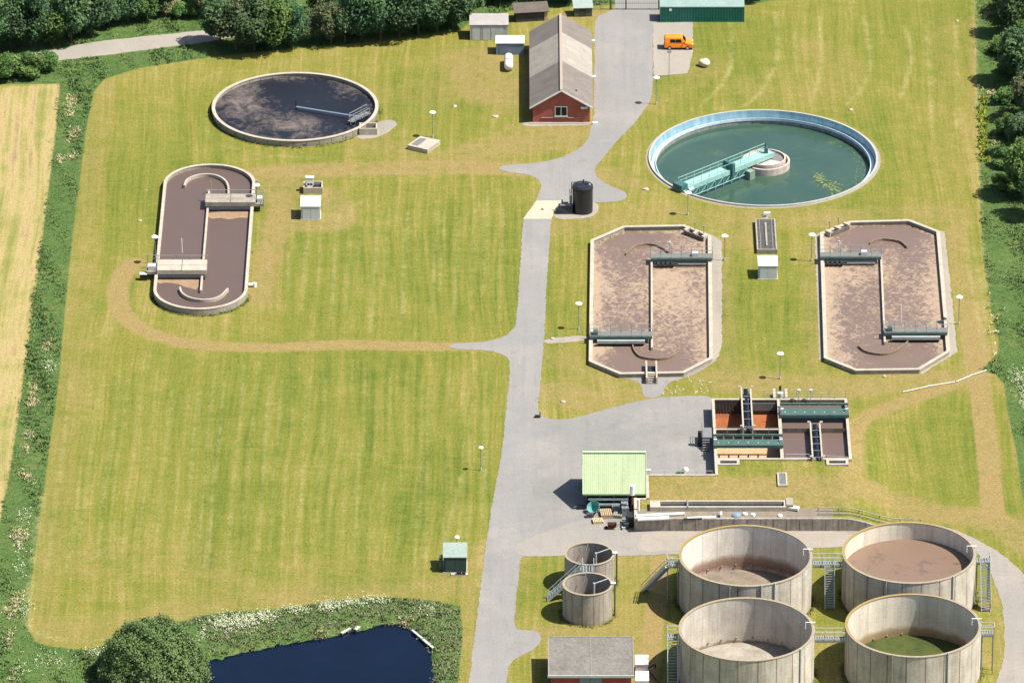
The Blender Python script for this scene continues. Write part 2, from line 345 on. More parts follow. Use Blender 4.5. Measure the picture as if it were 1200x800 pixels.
# ------------------------------------------------------------------ mesh builder
class MB:
    def __init__(s): s.v = []; s.f = []
    def add(s, vs, fs):
        b = len(s.v); s.v += [tuple(q) for q in vs]; s.f += [tuple(b + i for i in f) for f in fs]; return s
    def box(s, x0, x1, y0, y1, z0, z1):
        return s.add([(x0,y0,z0),(x1,y0,z0),(x1,y1,z0),(x0,y1,z0),(x0,y0,z1),(x1,y0,z1),(x1,y1,z1),(x0,y1,z1)],
                     [(0,3,2,1),(4,5,6,7),(0,1,5,4),(1,2,6,5),(2,3,7,6),(3,0,4,7)])
    def beam(s, a, b, wd, h, up=(0, 0, 1)):
        """box of width wd and height h whose centre line runs a->b"""
        a = Vector(a); b = Vector(b); d = (b - a).normalized(); u = Vector(up)
        if abs(d.dot(u)) > .98: u = Vector((0, 1, 0))
        sx = d.cross(u).normalized() * (wd / 2); uz = sx.cross(d).normalized() * (h / 2)
        vs = [p + i * sx + j * uz for p in (a, b) for i, j in ((-1,-1),(1,-1),(1,1),(-1,1))]
        return s.add(vs, [(0,1,2,3),(7,6,5,4),(0,4,5,1),(1,5,6,2),(2,6,7,3),(3,7,4,0)])
    def cyl(s, a, b, r, n=10, r2=None, cap=True):
        a = Vector(a); b = Vector(b); d = (b - a).normalized(); r2 = r if r2 is None else r2
        u = d.orthogonal().normalized(); q = d.cross(u); vs = []; fs = []
        for p, rr in ((a, r), (b, r2)):
            for i in range(n):
                t = 2 * PI * i / n; vs.append(p + (u * math.cos(t) + q * math.sin(t)) * rr)
        for i in range(n): fs.append((i, (i + 1) % n, n + (i + 1) % n, n + i))
        if cap: fs += [tuple(range(n - 1, -1, -1)), tuple(range(n, 2 * n))]
        return s.add(vs, fs)
    def tube(s, pts, r, n=6):
        for a, b in zip(pts[:-1], pts[1:]): s.cyl(a, b, r, n)
        return s
    def lathe(s, cx, cy, prof, n=64, a0=0.0, a1=2 * PI, close=False):
        """profile of (r,z) revolved about (cx,cy)"""
        full = abs(a1 - a0 - 2 * PI) < 1e-6; m = n if full else n + 1; k = len(prof); vs = []; fs = []
        for i in range(m):
            t = a0 + (a1 - a0) * i / n
            vs += [(cx + r * math.cos(t), cy + r * math.sin(t), z) for r, z in prof]
        for i in range(n):
            j = (i + 1) % m
            for e in range(k if close else k - 1):
                e2 = (e + 1) % k
                fs.append((i * k + e, j * k + e, j * k + e2, i * k + e2))
        if close and not full:
            fs += [tuple(range(k - 1, -1, -1)), tuple((m - 1) * k + e for e in range(k))]
        return s.add(vs, fs)
    def ring(s, cx, cy, r0, r1, z0, z1, n=96, a0=0.0, a1=2 * PI):
        return s.lathe(cx, cy, [(r0, z0), (r1, z0), (r1, z1), (r0, z1)], n, a0, a1, True)
    def disc(s, cx, cy, r, z, n=64): return s.poly([(cx + r * math.cos(2*PI*i/n), cy + r * math.sin(2*PI*i/n)) for i in range(n)], z)
    def poly(s, pts, z):
        vs = [(p[0], p[1], z if not callable(z) else z(p[0], p[1])) for p in pts]
        tr = tessellate_polygon([[Vector((p[0], p[1], 0)) for p in pts]])
        fs = []
        for a, b, c in tr:
            cr = (pts[b][0]-pts[a][0])*(pts[c][1]-pts[a][1]) - (pts[b][1]-pts[a][1])*(pts[c][0]-pts[a][0])
            fs.append((a, b, c) if cr > 0 else (a, c, b))
        return s.add(vs, fs)
    def prism(s, pts, z0, z1):
        n = len(pts)
        if area(pts) < 0: pts = pts[::-1]
        s.poly(pts, z1)
        vs = [(p[0], p[1], z0) for p in pts] + [(p[0], p[1], z1) for p in pts]
        return s.add(vs, [(i, (i+1) % n, n + (i+1) % n, n + i) for i in range(n)])
    def ringwall(s, outer, inner, z0, z1):
        """closed wall between two loops with the same number of points"""
        n = len(outer)
        vs = [(*p, z0) for p in outer] + [(*p, z1) for p in outer] + [(*p, z1) for p in inner] + [(*p, z0) for p in inner]
        fs = []
        for i in range(n):
            j = (i + 1) % n
            for k in range(3): fs.append((k*n+i, k*n+j, (k+1)*n+j, (k+1)*n+i))
        return s.add(vs, fs)
    def linewall(s, pts, th, z0, z1):
        n = len(pts); L = []; Rr = []
        for i, p in enumerate(pts):
            a = Vector(pts[max(i-1, 0)]); b = Vector(pts[min(i+1, n-1)]); d = (b - a).normalized()
            nn = Vector((-d.y, d.x)) * th / 2; L.append((p[0]+nn.x, p[1]+nn.y)); Rr.append((p[0]-nn.x, p[1]-nn.y))
        lp = Rr + L[::-1]; m = len(lp)
        vs = [(*p, z0) for p in lp] + [(*p, z1) for p in lp]
        fs = [(i, (i+1) % m, m + (i+1) % m, m + i) for i in range(m)]
        fs += [(m + i, m + i + 1, m + m - 2 - i, m + m - 1 - i) for i in range(n - 1)]
        return s.add(vs, fs)
    def slab(s, quad, th):
        """sheet of thickness th below a 3D quad (counter-clockwise from above)"""
        q = [Vector(p) for p in quad]; nn = (q[1]-q[0]).cross(q[3]-q[0]).normalized()
        vs = q + [p - nn * th for p in q]
        return s.add(vs, [(0,1,2,3),(7,6,5,4),(0,4,5,1),(1,5,6,2),(2,6,7,3),(3,7,4,0)])
    def rail(s, pts, h=1.05, r=.035, gap=1.6, mid=True):
        for a, b in zip(pts[:-1], pts[1:]):
            a = Vector(a); b = Vector(b); n = max(1, round((b - a).length / gap)); up = Vector((0, 0, h))
            for i in range(n + 1):
                p = a.lerp(b, i / n); s.cyl(p, p + up, r, 5)
            s.cyl(a + up, b + up, r, 5)
            if mid: s.cyl(a + up * .52, b + up * .52, r * .8, 5)
        return s
    def build(s, name, mat, parent=None, smooth=False):
        off = Vector((0, 0, 0))
        if parent is not None:
            q = parent
            while q is not None: off = off + Vector(q.location); q = q.parent
        me = bpy.data.meshes.new(name)
        me.from_pydata([(a - off.x, b - off.y, c - off.z) for a, b, c in s.v], [], s.f)
        me.materials.append(mat); me.update()
        if smooth: me.polygons.foreach_set('use_smooth', [True] * len(me.polygons))
        o = bpy.data.objects.new(name, me); COL.objects.link(o)
        if parent is not None: o.parent = parent
        return o
def area(p): return .5 * sum(p[i][0]*p[(i+1) % len(p)][1] - p[(i+1) % len(p)][0]*p[i][1] for i in range(len(p)))
def offset(poly, d):
    """move each edge of a counter-clockwise loop inwards by d"""
    n = len(poly); out = []
    for i in range(n):
        p0, p1, p2 = Vector(poly[i-1]), Vector(poly[i]), Vector(poly[(i+1) % n])
        a = (p1-p0).normalized(); b = (p2-p1).normalized(); na = Vector((-a.y, a.x)); nb = Vector((-b.y, b.x))
        m = (na + nb); m = m / max(m.length_squared, 1e-6) * 2 * d
        out.append((p1.x + m.x, p1.y + m.y))
    return out
def smooth(pts, n=6, closed=False):
    """Catmull-Rom through 2D points"""
    q = [Vector(p) for p in pts]; m = len(q); out = []
    for i in range(m if closed else m - 1):
        p0 = q[(i-1) % m] if closed or i > 0 else q[0]; p1 = q[i]; p2 = q[(i+1) % m]
        p3 = q[(i+2) % m] if closed or i + 2 < m else q[-1]
        for k in range(n):
            t = k / n
            out.append(tuple(.5 * ((2*p1) + (-p0+p2)*t + (2*p0-5*p1+4*p2-p3)*t*t + (-p0+3*p1-3*p2+p3)*t**3)))
    if not closed: out.append(tuple(q[-1]))
    return out
def rough_edge(pts, step=.45, amp=.10):
    out = []; n = len(pts)
    for i in range(n):
        a = Vector(pts[i]); b = Vector(pts[(i+1) % n]); k = max(1, int((b-a).length / step))
        for j in range(k):
            p = a.lerp(b, j / k); out.append((p.x + rnd.uniform(-amp, amp), p.y + rnd.uniform(-amp, amp)))
    return out

def chaikin(pts, d=1.1, it=2):
    for _ in range(it):
        out = []; n = len(pts)
        for i in range(n):
            a, b, c = Vector(pts[i-1]), Vector(pts[i]), Vector(pts[(i+1) % n])
            out.append(tuple(b + (a-b).normalized() * min(d, (a-b).length * .3))); out.append(tuple(b + (c-b).normalized() * min(d, (c-b).length * .3)))
        pts = out; d *= .5
    return pts

def tag(o, label=None, cat=None, group=None, kind=None):
    if label: o['label'] = label
    if cat: o['category'] = cat
    if group: o['group'] = group
    if kind: o['kind'] = kind
    return o
def thing(name, label, cat, loc, group=None):
    o = bpy.data.objects.new(name, None); COL.objects.link(o)
    o.location = loc if len(loc) == 3 else (*loc, 0); o.empty_display_size = .5
    return tag(o, label, cat, group)
def struct(name, mb, mat): return tag(mb.build(name, mat), kind='structure')
def copy_tree(o, parent=None):
    c = o.copy(); COL.objects.link(c)
    if parent is not None: c.parent = parent
    for ch in list(o.children): copy_tree(ch, c)
    return c
ORD = ['first','second','third','fourth','fifth','sixth','seventh','eighth','ninth','tenth','eleventh','twelfth','thirteenth','fourteenth','fifteenth','sixteenth','seventeenth','eighteenth','nineteenth','twentieth']

# ------------------------------------------------------------------ terrain
T = 1.6                                             # height of the grass terrace held by the retaining wall
TW = .4
xW = g(743, 612)[0]; xN = g(757, 575, T)[0]; yS = g(800, 622)[1]; yNo = g(750, 597)[1]; yNN = g(790, 556, T)[1]
RZ = 1.78                                           # rim of the settlement block
bx0 = g(835.8, 505, RZ)[0]; bx1 = g(995.7, 505, RZ)[0]; byF = g(915, 537.8, RZ)[1]; byB = g(915, 466.5, RZ)[1]
xE0 = g(985, 600)[0]; xE1 = g(1056, 600)[0]
def sstep(a, b, x):
    t = np.clip((x - a) / (b - a), 0, 1); return t * t * (3 - 2 * t)
def H(x, y):
    x = np.asarray(x, float); y = np.asarray(y, float)
    e = 1 - sstep(xE0, xE1, x)
    h = T * e * (1 - sstep(byF, byB, y))
    ok = (y > yS + .17) & (x > xW + .17)
    ok &= ~((x < xN + .17) & (y > yNo - .17))
    ok &= ~((x < bx0 + .17) & (y > yNN - .17))
    ok &= ~((x < bx1 - .17) & (x > bx0) & (y > byF + .17))
    ok &= ~((x < bx1 - .17) & (y > byB))
    return np.where(ok, h, 0.0)
def Hs(x, y): return float(H(x, y))

def to_px(x, y, z):
    d0 = x - CAM.x; d1 = y - CAM.y; d2 = z - CAM.z
    f = d1 * FW.y + d2 * FW.z; u = d1 * UP.y + d2 * UP.z
    return 600 + FPX * d0 / f, 400 - FPX * u / f
def inside(px, py, poly):
    r = np.zeros(px.shape, bool); n = len(poly)
    for i in range(n):
        (x1, y1), (x2, y2) = poly[i], poly[(i + 1) % n]
        c = ((y1 > py) != (y2 > py))
        with np.errstate(divide='ignore', invalid='ignore'):
            xi = (x2 - x1) * (py - y1) / (y2 - y1 + 1e-12) + x1
        r ^= c & (px < xi)
    return r
def dline(x, y, pts, closed=False):
    d = np.full(x.shape, 1e9); n = len(pts)
    for i in range(n if closed else n - 1):
        (x1, y1), (x2, y2) = pts[i], pts[(i + 1) % n]; dx, dy = x2 - x1, y2 - y1
        t = np.clip(((x - x1) * dx + (y - y1) * dy) / (dx * dx + dy * dy + 1e-12), 0, 1)
        d = np.minimum(d, np.hypot(x - x1 - t * dx, y - y1 - t * dy))
    return d
def sd_poly(x, y, poly):
    d = dline(x, y, poly, True); return np.where(inside(x, y, poly), -d, d)

# teal clarifier position (the lawn is open beneath it)
TCX, TCY = g(894.4, 184, .25); TCR = 134.4 * S(184)
POND_PX = [(150, 900), (175, 815), (205, 795), (235, 781), (262, 772), (300, 764), (340, 756), (380, 749), (418, 742), (436, 737), (454, 733.5), (470, 735), (484, 745), (497, 760), (503, 775), (503, 800), (498, 840), (485, 900)]
POND_W = smooth(gl(POND_PX, -.5), 4, True)
LUSH = [
    gl([(68, 98), (64, 150), (55, 220), (46, 290), (36, 370), (23, 460), (12, 540), (-2, 610), (-20, 700), (-40, 820), (-40, 950), (130, 950), (150, 800), (118, 770), (100, 762), (60, 758), (40, 752), (31, 735), (34, 690), (45, 610), (57, 520), (67, 450), (74, 370), (83, 280), (92, 210), (100, 150), (108, 108), (122, 92), (160, 80), (250, 66), (330, 58), (420, 50), (480, 43), (540, 34), (548, 27), (600, 12), (720, 5), (720, -60), (-200, -60), (-200, 98)]),
    gl([(1143, -10), (1145, 60), (1148, 150), (1150, 240), (1153, 300), (1162, 360), (1172, 400), (1170, 416), (1152, 434), (1168, 438), (1178, 450), (1184, 490), (1193, 530), (1199, 580), (1215, 640), (1400, 700), (1400, -60), (1143, -60)]),
    gl([(100, 762), (140, 752), (235, 722), (260, 718), (330, 714), (400, 703), (450, 700), (500, 703), (538, 710), (540, 750), (535, 800), (520, 950), (100, 950)]),
    gl([(874, 6), (905, 0), (1000, -4), (1143, -4), (1143, -60), (874, -60)]),
]
FIELD = gl([(69, 98), (65, 150), (56, 220), (47, 290), (37, 370), (24, 460), (13, 540), (-1, 610), (-40, 800), (-400, 820), (-400, 100), (0, 103)])
DRY = [  # (polyline px, half width m, softness m, amount)
    ([(598, 406), (530, 406), (400, 404), (330, 407), (270, 406), (215, 402), (175, 390), (148, 372), (138, 352), (142, 325), (158, 308)], 1.3, .8, 1.0),
    ([(610, 199), (540, 196), (440, 198), (360, 200), (305, 205)], 2.2, 1.5, .85),
    ([(312, 205), (330, 240), (318, 290), (308, 330), (305, 350)], 1.8, 2.2, .8),
    ([(340, 215), (390, 235), (395, 262), (330, 262)], 2.0, 2.0, .75),
    ([(1138, 380), (1146, 440), (1157, 520), (1163, 602)], 1.5, .35, 1.0),
    ([(1150, 438), (1110, 452), (1060, 470), (1020, 486), (1002, 505), (1000, 560)], 1.3, 1.0, .9),
    ([(775, 640), (772, 690), (762, 760), (755, 830)], 1.2, .9, .95),
    ([(1000, 575), (1080, 598), (1170, 612), (1210, 640)], 2.5, 2.5, .8),
    ([(655, 460), (700, 470), (750, 470)], 3.5, 3, .7), ([(660, 420), (690, 440), (740, 455)], 2.5, 3, .6),
    ([(850, 445), (950, 452), (1040, 450), (1100, 445)], 3.0, 3.0, .75),
    ([(850, 290), (870, 280), (880, 270)], 1.6, 2, .6), ([(845, 300), (852, 430)], 1.2, 1.5, .6), ([(950, 290), (955, 430)], 1.2, 1.5, .6),
    ([(640, 262), (690, 262), (760, 250), (850, 256), (950, 256), (1120, 250)], 2.5, 3.0, .65),
    ([(1120, 270), (1130, 330), (1150, 410)], 1.5, 2.0, .75),
    ([(760, 570), (850, 575), (960, 575)], 4.0, 4.0, .8),
    ([(560, 75), (575, 100), (600, 110)], 5, 5, .75), ([(540, 90), (500, 110)], 4, 5, .5),
    ([(560, 178), (600, 170), (680, 160)], 3, 3, .75), ([(600, 150), (690, 150)], 1.2, 1.2, .7),
    ([(118, 100), (108, 180), (100, 260), (92, 350), (86, 430), (76, 520), (64, 600), (52, 680), (44, 730)], 1.6, 2.5, .55),
    ([(50, 742), (100, 748), (160, 735), (240, 712), (330, 700), (430, 692), (540, 690)], 2.8, 5.0, .62),
    ([(110, 660), (200, 650), (300, 680), (400, 670), (520, 690)], 3.5, 5.0, .45),
    ([(555, 690), (550, 720), (545, 800)], 1.2, 1.2, .6), ([(530, 672), (560, 660), (575, 640)], 1.6, 2, .7),
    ([(345, 80), (440, 100), (455, 130), (440, 160)], 1, 2, .4), ([(430, 165), (520, 190)], 3.0, 3, .6),
    ([(960, 60), (985, 90), (960, 110)], 3, 4, .5), ([(900, 100), (870, 105)], 3, 4, .45), ([(700, 200), (740, 215)], 2.0, 2, .7),
    ([(1140, 20), (1146, 200)], .6, .8, .7), ([(1110, 30), (1120, 200)], 2.5, 3, .4),
    ([(1150, 434), (1176, 448), (1186, 500), (1196, 560)], .5, .7, .7), ([(1176, 404), (1172, 420), (1150, 436)], .4, .5, .8),
    ([(725, 85), (830, 82), (830, 70)], 1.5, 1.5, .6), ([(765, 128), (820, 95)], 1.5, 2, .4),
    ([(700, 16), (640, 24)], 1.5, 1.5, .7), ([(620, 655), (610, 700), (600, 730)], 1.0, 1.2, .4),
    ([(640, 742), (740, 738), (748, 800)], 2.0, 1.5, .7), ([(730, 650), (740, 720)], 2.5, 2.5, .5),
    ([(960, 690), (980, 725), (960, 760)], 1.0, 1.5, .5), ([(1165, 690), (1165, 780)], 1.0, 1.0, .6),
]
TRK = [  # narrow pale mower lines
    ([(908, 15), (912, 60), (905, 85), (890, 110), (870, 125)], .35), ([(855, 25), (858, 70), (845, 100), (825, 120)], .35),
    ([(1012, 20), (1020, 70), (1012, 100), (992, 122)], .4), ([(1060, 30), (1068, 70), (1055, 115)], .3), ([(1085, 30), (1090, 90), (1092, 150)], .3),
    ([(1143, 0), (1144, 60), (1146, 150), (1149, 240), (1153, 300), (1160, 355)], .3),
    ([(960, 20), (962, 80), (950, 120)], .3), ([(1120, 30), (1122, 150)], .25), ([(930, 30), (935, 90)], .25),
    ([(80, 750), (43, 742), (34, 725), (38, 660), (50, 580)], .4), ([(80, 750), (140, 748)], .3),
    ([(1130, 280), (1142, 350), (1155, 410)], .25), ([(1140, 280), (1152, 350), (1163, 400)], .2),
    ([(240, 140), (250, 165), (300, 180), (370, 185)], .25), ([(520, 640), (540, 560)], .25),
]
_r = random.Random(5)
for _x, _ya, _yb in [(x_, 215, 390) for x_ in range(330, 600, 17)] + [(x_, 418, 690) for x_ in range(95, 585, 16)]:
    _x += _r.uniform(-5, 5); _a = _ya + _r.uniform(0, 40); _b = _yb - _r.uniform(0, 60)
    _pts = [(_x + (745 - _x) * -(yy - 400) / 4880 + _r.uniform(-1.2, 1.2), yy) for yy in np.linspace(_a, _b, 6)]
    TRK.append((_pts, _r.uniform(.08, .24)))
GREENP = [((330, 280), 14), ((420, 330), 16), ((520, 320), 16), ((560, 300), 12), ((200, 250), 8), ((150, 230), 12), ((880, 380), 14), ((1070, 20), 14), ((1090, 540), 16), ((870, 350), 10), ((270, 130), 8),
          ((420, 460), 18), ((300, 560), 20), ((500, 560), 12), ((640, 430), 6), ((520, 120), 8), ((1000, 170), 10), ((980, 705), 4), ((795, 690), 6), ((640, 690), 6), ((850, 60), 12)]
def make_ground():
    xs = list(np.arange(-105, 105.01, .42)) + [xW+.1, xW+.25, xN+.1, xN+.25, bx0+.1, bx0+.25, bx1-.25, bx1-.1]
    ys = list(np.arange(-112, 150.01, .68)) + [yS+.1, yS+.25, yNo-.25, yNo-.1, yNN-.25, yNN-.1, byF+.1, byF+.25, byB-.25, byB-.1]
    xs = np.unique(np.round(xs, 4)); ys = np.unique(np.round(ys, 4))
    nx, ny = len(xs), len(ys)
    X, Y = np.meshgrid(xs, ys); X = X.ravel(); Y = Y.ravel(); Z = H(X, Y)
    near = np.where((Y < g(0, 690)[1]) & (X < 5))[0]
    sp = sd_poly(X[near], Y[near], POND_W); xn, yn_ = X[near], Y[near]
    sp = sp + .45 * np.sin(xn * 1.3 + yn_ * .7) * np.sin(yn_ * 1.1 - xn * .4) + .3 * np.sin(xn * 2.9 + 1) * np.sin(yn_ * 2.3)
    Z[near] = -1.1 * (1 - sstep(-.6, 1.9, sp))
    dry = np.zeros_like(X); trk = np.zeros_like(X); lush = np.zeros_like(X); field = np.zeros_like(X); green = np.zeros_like(X); bare = np.zeros_like(X)
    for pts, hw, soft, amt in DRY:
        zt = T if pts[0] == (760, 570) else 0
        d = dline(X, Y, smooth(gl(pts, zt), 5)); dry = np.maximum(dry, amt * (1 - sstep(hw - soft * .3, hw + soft, d)))
    for pts, hw in TRK:
        d = dline(X, Y, smooth(gl(pts), 5)); trk = np.maximum(trk, min(1.0, .25 + hw * 2.2) * (1 - sstep(hw * .3, hw + .25, d)))
    for (a, b), r in GREENP:
        c = g(a, b); green = np.maximum(green, np.exp(-(((X - c[0]) / r) ** 2 + ((Y - c[1]) / (r * 1.8)) ** 2)))
    for lp in LUSH: lush = np.maximum(lush, 1 - sstep(-.3, .6, sd_poly(X, Y, lp)))
    field = 1 - sstep(-.2, .5, sd_poly(X, Y, FIELD)); lush *= (1 - field)
    d = sd_poly(X, Y, gl([(-200, 14), (60, 6), (160, 14), (215, 8), (262, 4), (262, -200), (-200, -200)])); bare = 1 - sstep(-2, 3, d)
    mow = X + .5 * np.sin(Y * .05 + X * .06) + .25 * np.sin(Y * .13 + X * .2)
    F = []
    idx = np.arange(nx * ny).reshape(ny, nx)
    q = np.stack([idx[:-1, :-1], idx[:-1, 1:], idx[1:, 1:], idx[1:, :-1]], -1).reshape(-1, 4)
    rr = np.hypot(X - TCX, Y - TCY); keep = (rr[q] > TCR + .15).all(1); q = q[keep]
    cxq = X[q].mean(1); cyq = Y[q].mean(1)
    q = q[~((cxq > bx0 + .17) & (cxq < bx1 - .17) & (cyq > byF + .17) & (cyq < byB - .17))]
    # the same sheet carries on to the horizon
    x0, x1, y0, y1 = xs[0], xs[-1], ys[0], ys[-1]; B = 9000.
    ex = [-B, x0, x1, B]; ey = [-B, y0, y1, B]; off = nx * ny
    EX, EY = np.meshgrid(ex, ey); EX = EX.ravel(); EY = EY.ravel()
    e = np.arange(16).reshape(4, 4) + off; eq = np.stack([e[:-1, :-1], e[:-1, 1:], e[1:, 1:], e[1:, :-1]], -1).reshape(-1, 4)
    eq = np.delete(eq, 4, 0); q = np.vstack([q, eq])
    V = np.stack([np.append(X, EX), np.append(Y, EY), np.append(Z, np.zeros(16))], -1)
    me = bpy.data.meshes.new('ground'); me.vertices.add(len(V)); me.vertices.foreach_set('co', V.ravel())
    me.loops.add(q.size); me.loops.foreach_set('vertex_index', q.ravel().astype(np.int32))
    me.polygons.add(len(q)); me.polygons.foreach_set('loop_start', np.arange(0, q.size, 4, dtype=np.int32))
    me.update(calc_edges=True)
    for nm, arr, ev in (('dry', dry, .2), ('track', trk, 0), ('lush', lush, .4), ('field', field, 0), ('green', green, .4), ('bare', bare, 0), ('mow', mow, 0)):
        a = me.attributes.new(nm, 'FLOAT', 'POINT'); a.data.foreach_set('value', np.append(arr, np.full(16, ev)).astype(np.float32))
    me.materials.append(LAWN); me.validate()
    o = bpy.data.objects.new('ground', me); COL.objects.link(o); tag(o, kind='structure')
make_ground()

# ------------------------------------------------------------------ roads, pads, water
def sheet(name, px, z, mat, sm=0, rough=.07, ck=True):
    pts = gl(px, z)
    if sm: pts = smooth(pts, sm, True)
    elif rough and ck: pts = chaikin(pts)
    if rough: pts = rough_edge(pts, .45, rough * 1.35)
    struct(name, MB().poly(pts, z), mat)
sheet('road', [(530, 900), (551, 790), (563, 688), (575, 600), (587.5, 535), (593.7, 477), (597, 440), (598, 427), (596, 420), (588, 414), (570, 410), (545, 409), (527, 408), (525, 403), (545, 402), (570, 400), (590, 395), (600, 388), (605, 378), (609, 320), (613, 256), (629, 235), (635, 217), (630, 209), (620, 204.5), (606, 203), (586, 200), (584, 194), (605, 193), (630, 191), (658, 185), (679, 175), (690, 162), (693, 148), (696, 135), (697, 40), (697, 20), (721, 11), (721, -25), (770, -25), (772, 12), (773, 26), (765, 28), (765, 110), (761, 120), (746, 142), (724, 164), (704, 188), (697, 196), (697, 204), (704, 212), (720, 220), (738, 227), (731, 236), (704, 237), (650, 240), (646, 256), (640, 340), (638, 395), (633, 450), (630, 478), (632, 487), (640, 491), (648, 620), (610, 651), (606, 690), (602, 738), (625, 737), (634, 743), (633, 756), (615, 766), (596, 775), (590, 830), (585, 900)], .016, ASPH)
sheet('asphalt_yard', [(632, 485), (645, 491.5), (670, 491), (700, 482), (730, 474), (760, 467), (790, 464), (837, 463), (837, 560), (757, 570), (757, 600), (748, 626), (640, 628), (620, 560)], .021, YARD, rough=.05)
sheet('service_road', [(600, 640), (640, 622), (690, 605), (750, 616), (870, 616), (1000, 616), (1060, 612), (1110, 616), (1143, 631), (1174, 648), (1199, 671), (1225, 700), (1240, 760), (1240, 900), (1140, 900), (1166, 800), (1177, 772), (1177, 740), (1174, 704), (1160, 668), (1142, 642), (1120, 640), (1000, 640), (792, 648), (750, 651), (690, 650), (640, 651), (606, 652)], .026, mat_paving('service_paving', (.230, .212, .190), (.265, .235, .20), (.215, .20, .183)), rough=.07)
sheet('concrete_strip', [(752, 623), (800, 622.5), (1005, 621), (1005, 640), (800, 644), (745, 647)], .031, PALEP)
sheet('parking_bay', [(765, 27), (812, 26), (812, 60), (806, 86), (785, 88), (766, 89)], .021, LANE, ck=False)
sheet('lane', [(-80, 100), (-20, 84), (40, 74), (87, 69), (162, 60), (237, 50), (290, 42), (360, 38), (500, 20), (500, 8), (360, 22), (290, 27), (250, 34.5), (125, 47.5), (67, 57.5), (20, 66), (-80, 82)], .016, LANE, 3)
sheet('concrete_pad', [(613, 256.5), (629, 235), (658, 235), (646, 256.5)], .024, PADC, rough=0)
sheet('tank_pad', [(648, 258), (651, 238), (704, 236), (698, 255)], .021, PALEP, rough=.03)
sheet('slab_path', [(637, 397), (690, 392), (690, 399), (637, 403)], .012, PALEP)
sheet('ditch_apron', [(700, 432), (726, 438.5), (803, 437), (837, 420), (842, 421), (810, 441), (782, 447), (774, 466), (752, 466), (753, 450), (740, 444), (722, 441)], .010, YARD, rough=.05)
sheet('gravel_edge', [(834, 275), (839, 277), (846, 284), (846, 404), (842, 418), (804, 441.5), (800, 437.5), (834, 419)], .009, GRAV, ck=False)
sheet('gravel_edge', [(1101, 270), (1107, 271.5), (1122, 412), (1081, 437.5), (1003, 438), (1003, 433), (1077, 432), (1112, 411)], .009, GRAV, ck=False)
sheet('gravel_edge', [(960, 272), (955, 276), (960, 422), (966, 420)], .009, GRAV, ck=False)
sheet('chamber_apron', [(418, 157), (450, 141), (466, 145), (447, 159), (425, 163)], .010, GRAV, 3)
sheet('house_path', [(612, 143), (693, 143), (693, 147), (612, 148)], .010, PALEP)
struct('gravel_strip', MB().poly(rough_edge([(xW+.4, yS+.42), (g(976, 608, T)[0], yS+.42), (g(976, 600, T)[0], yS+3.2), (xW+.4, yS+3.0)], .8, .05), T + .006),
       mat_paving('stony_soil', (.17, .14, .105), (.235, .19, .135), (.13, .11, .085)))
struct('pond_water', MB().poly([(p[0], p[1]) for p in smooth(gl([(a + (8 if a > 400 else -8), b - 5) for a, b in POND_PX], -.55), 3, True)], -.55), POND)
struct('clarifier_apron', MB().ring(TCX, TCY, TCR - .2, TCR + .38, -.4, .012, 128), GRAV)
struct('clarifier_verge', MB().ring(TCX, TCY, TCR + .38, TCR + .98, -.4, .008, 128), LAWN)
# retaining walls of the terrace
rw = thing('retaining_wall', 'long stained concrete retaining wall behind the big tanks', 'wall', (xW, yS))
m = MB(); npl = 60
x1w = g(1050, 612)[0]
pts = np.linspace(xW, x1w, npl)
for a, b in zip(pts[:-1], pts[1:]):
    ha, hb = Hs(a + .2, yS + .4) + .14, Hs(b, yS + .4) + .14
    m.add([(a,yS,-.2),(b,yS,-.2),(b,yS,hb),(a,yS,ha),(a,yS+TW,-.2),(b,yS+TW,-.2),(b,yS+TW,hb),(a,yS+TW,ha)], [(0,1,2,3),(3,2,6,7),(5,4,7,6)])
m.add([(xW,yS,-.2),(xW,yS+TW,-.2),(xW,yS+TW,T+.14),(xW,yS,T+.14)], [(0,3,2,1)])
m.build('wall', simple('stained_wall', (.38, .335, .285), (.23, .20, .165), .7, streak=.55), rw)
m = MB()
for i in range(17):
    x = xW + 1.2 + i * 1.65
    if x < xE0: m.box(x, x + .16, yS - .035, yS + .01, 0, T + .1)
m.build('wall_rib', CONC, rw)
m = MB()
m.box(xW, xW + TW, yS + TW + .003, yNo, -.2, T + .16); m.box(xW + TW + .003, xN, yNo - TW, yNo - .003, -.2, T + .10)
m.box(xN, xN + TW, yNo, yNN - TW, -.2, T + .10); m.box(xN, bx0 + .003, yNN - TW, yNN, -.2, T + .12)
m.box(bx0, bx0 + .35, yNN - TW, byF - .003, -.2, RZ)
m.build('return_wall', CONCL, rw)

# ------------------------------------------------------------------ round dark settling tank
cx, cy = g(345.9, 124.6, .95); r = 97.1 * S(124.6); DX, DY, DR = cx, cy, r
t = thing('settling_tank', 'wide round tank of near-black sludge with pale concrete rim', 'tank', (cx, cy))
MB().ring(cx, cy, r - .35, r, -.2, .88, 128).build('wall', mat_tankwall('dark_tank_wall', 40, False, c1=(.33, .30, .25), c2=(.24, .215, .17)), t)
MB().ring(cx, cy, r - .42, r + .06, .883, .97, 128).build('coping', CONCL, t)
DARKTANK = t
p = P3(425, 138, 1.0); q = P3(347, 125.5, .85)
a = thing('scum_arm', 'blue-grey pipe arm reaching from middle of dark round tank to its rim', 'pipe arm', (q.x, q.y, .42))
MB().cyl(q, p, .15, 10).build('pipe', BLUEG, a); MB().cyl((q.x, q.y, .3), (q.x, q.y, 1.9), .09, 8).build('post', DARK, a)
MB().beam(P3(410, 143, .97), P3(432, 132, .97), .9, .1).build('platform', GRATE, t)
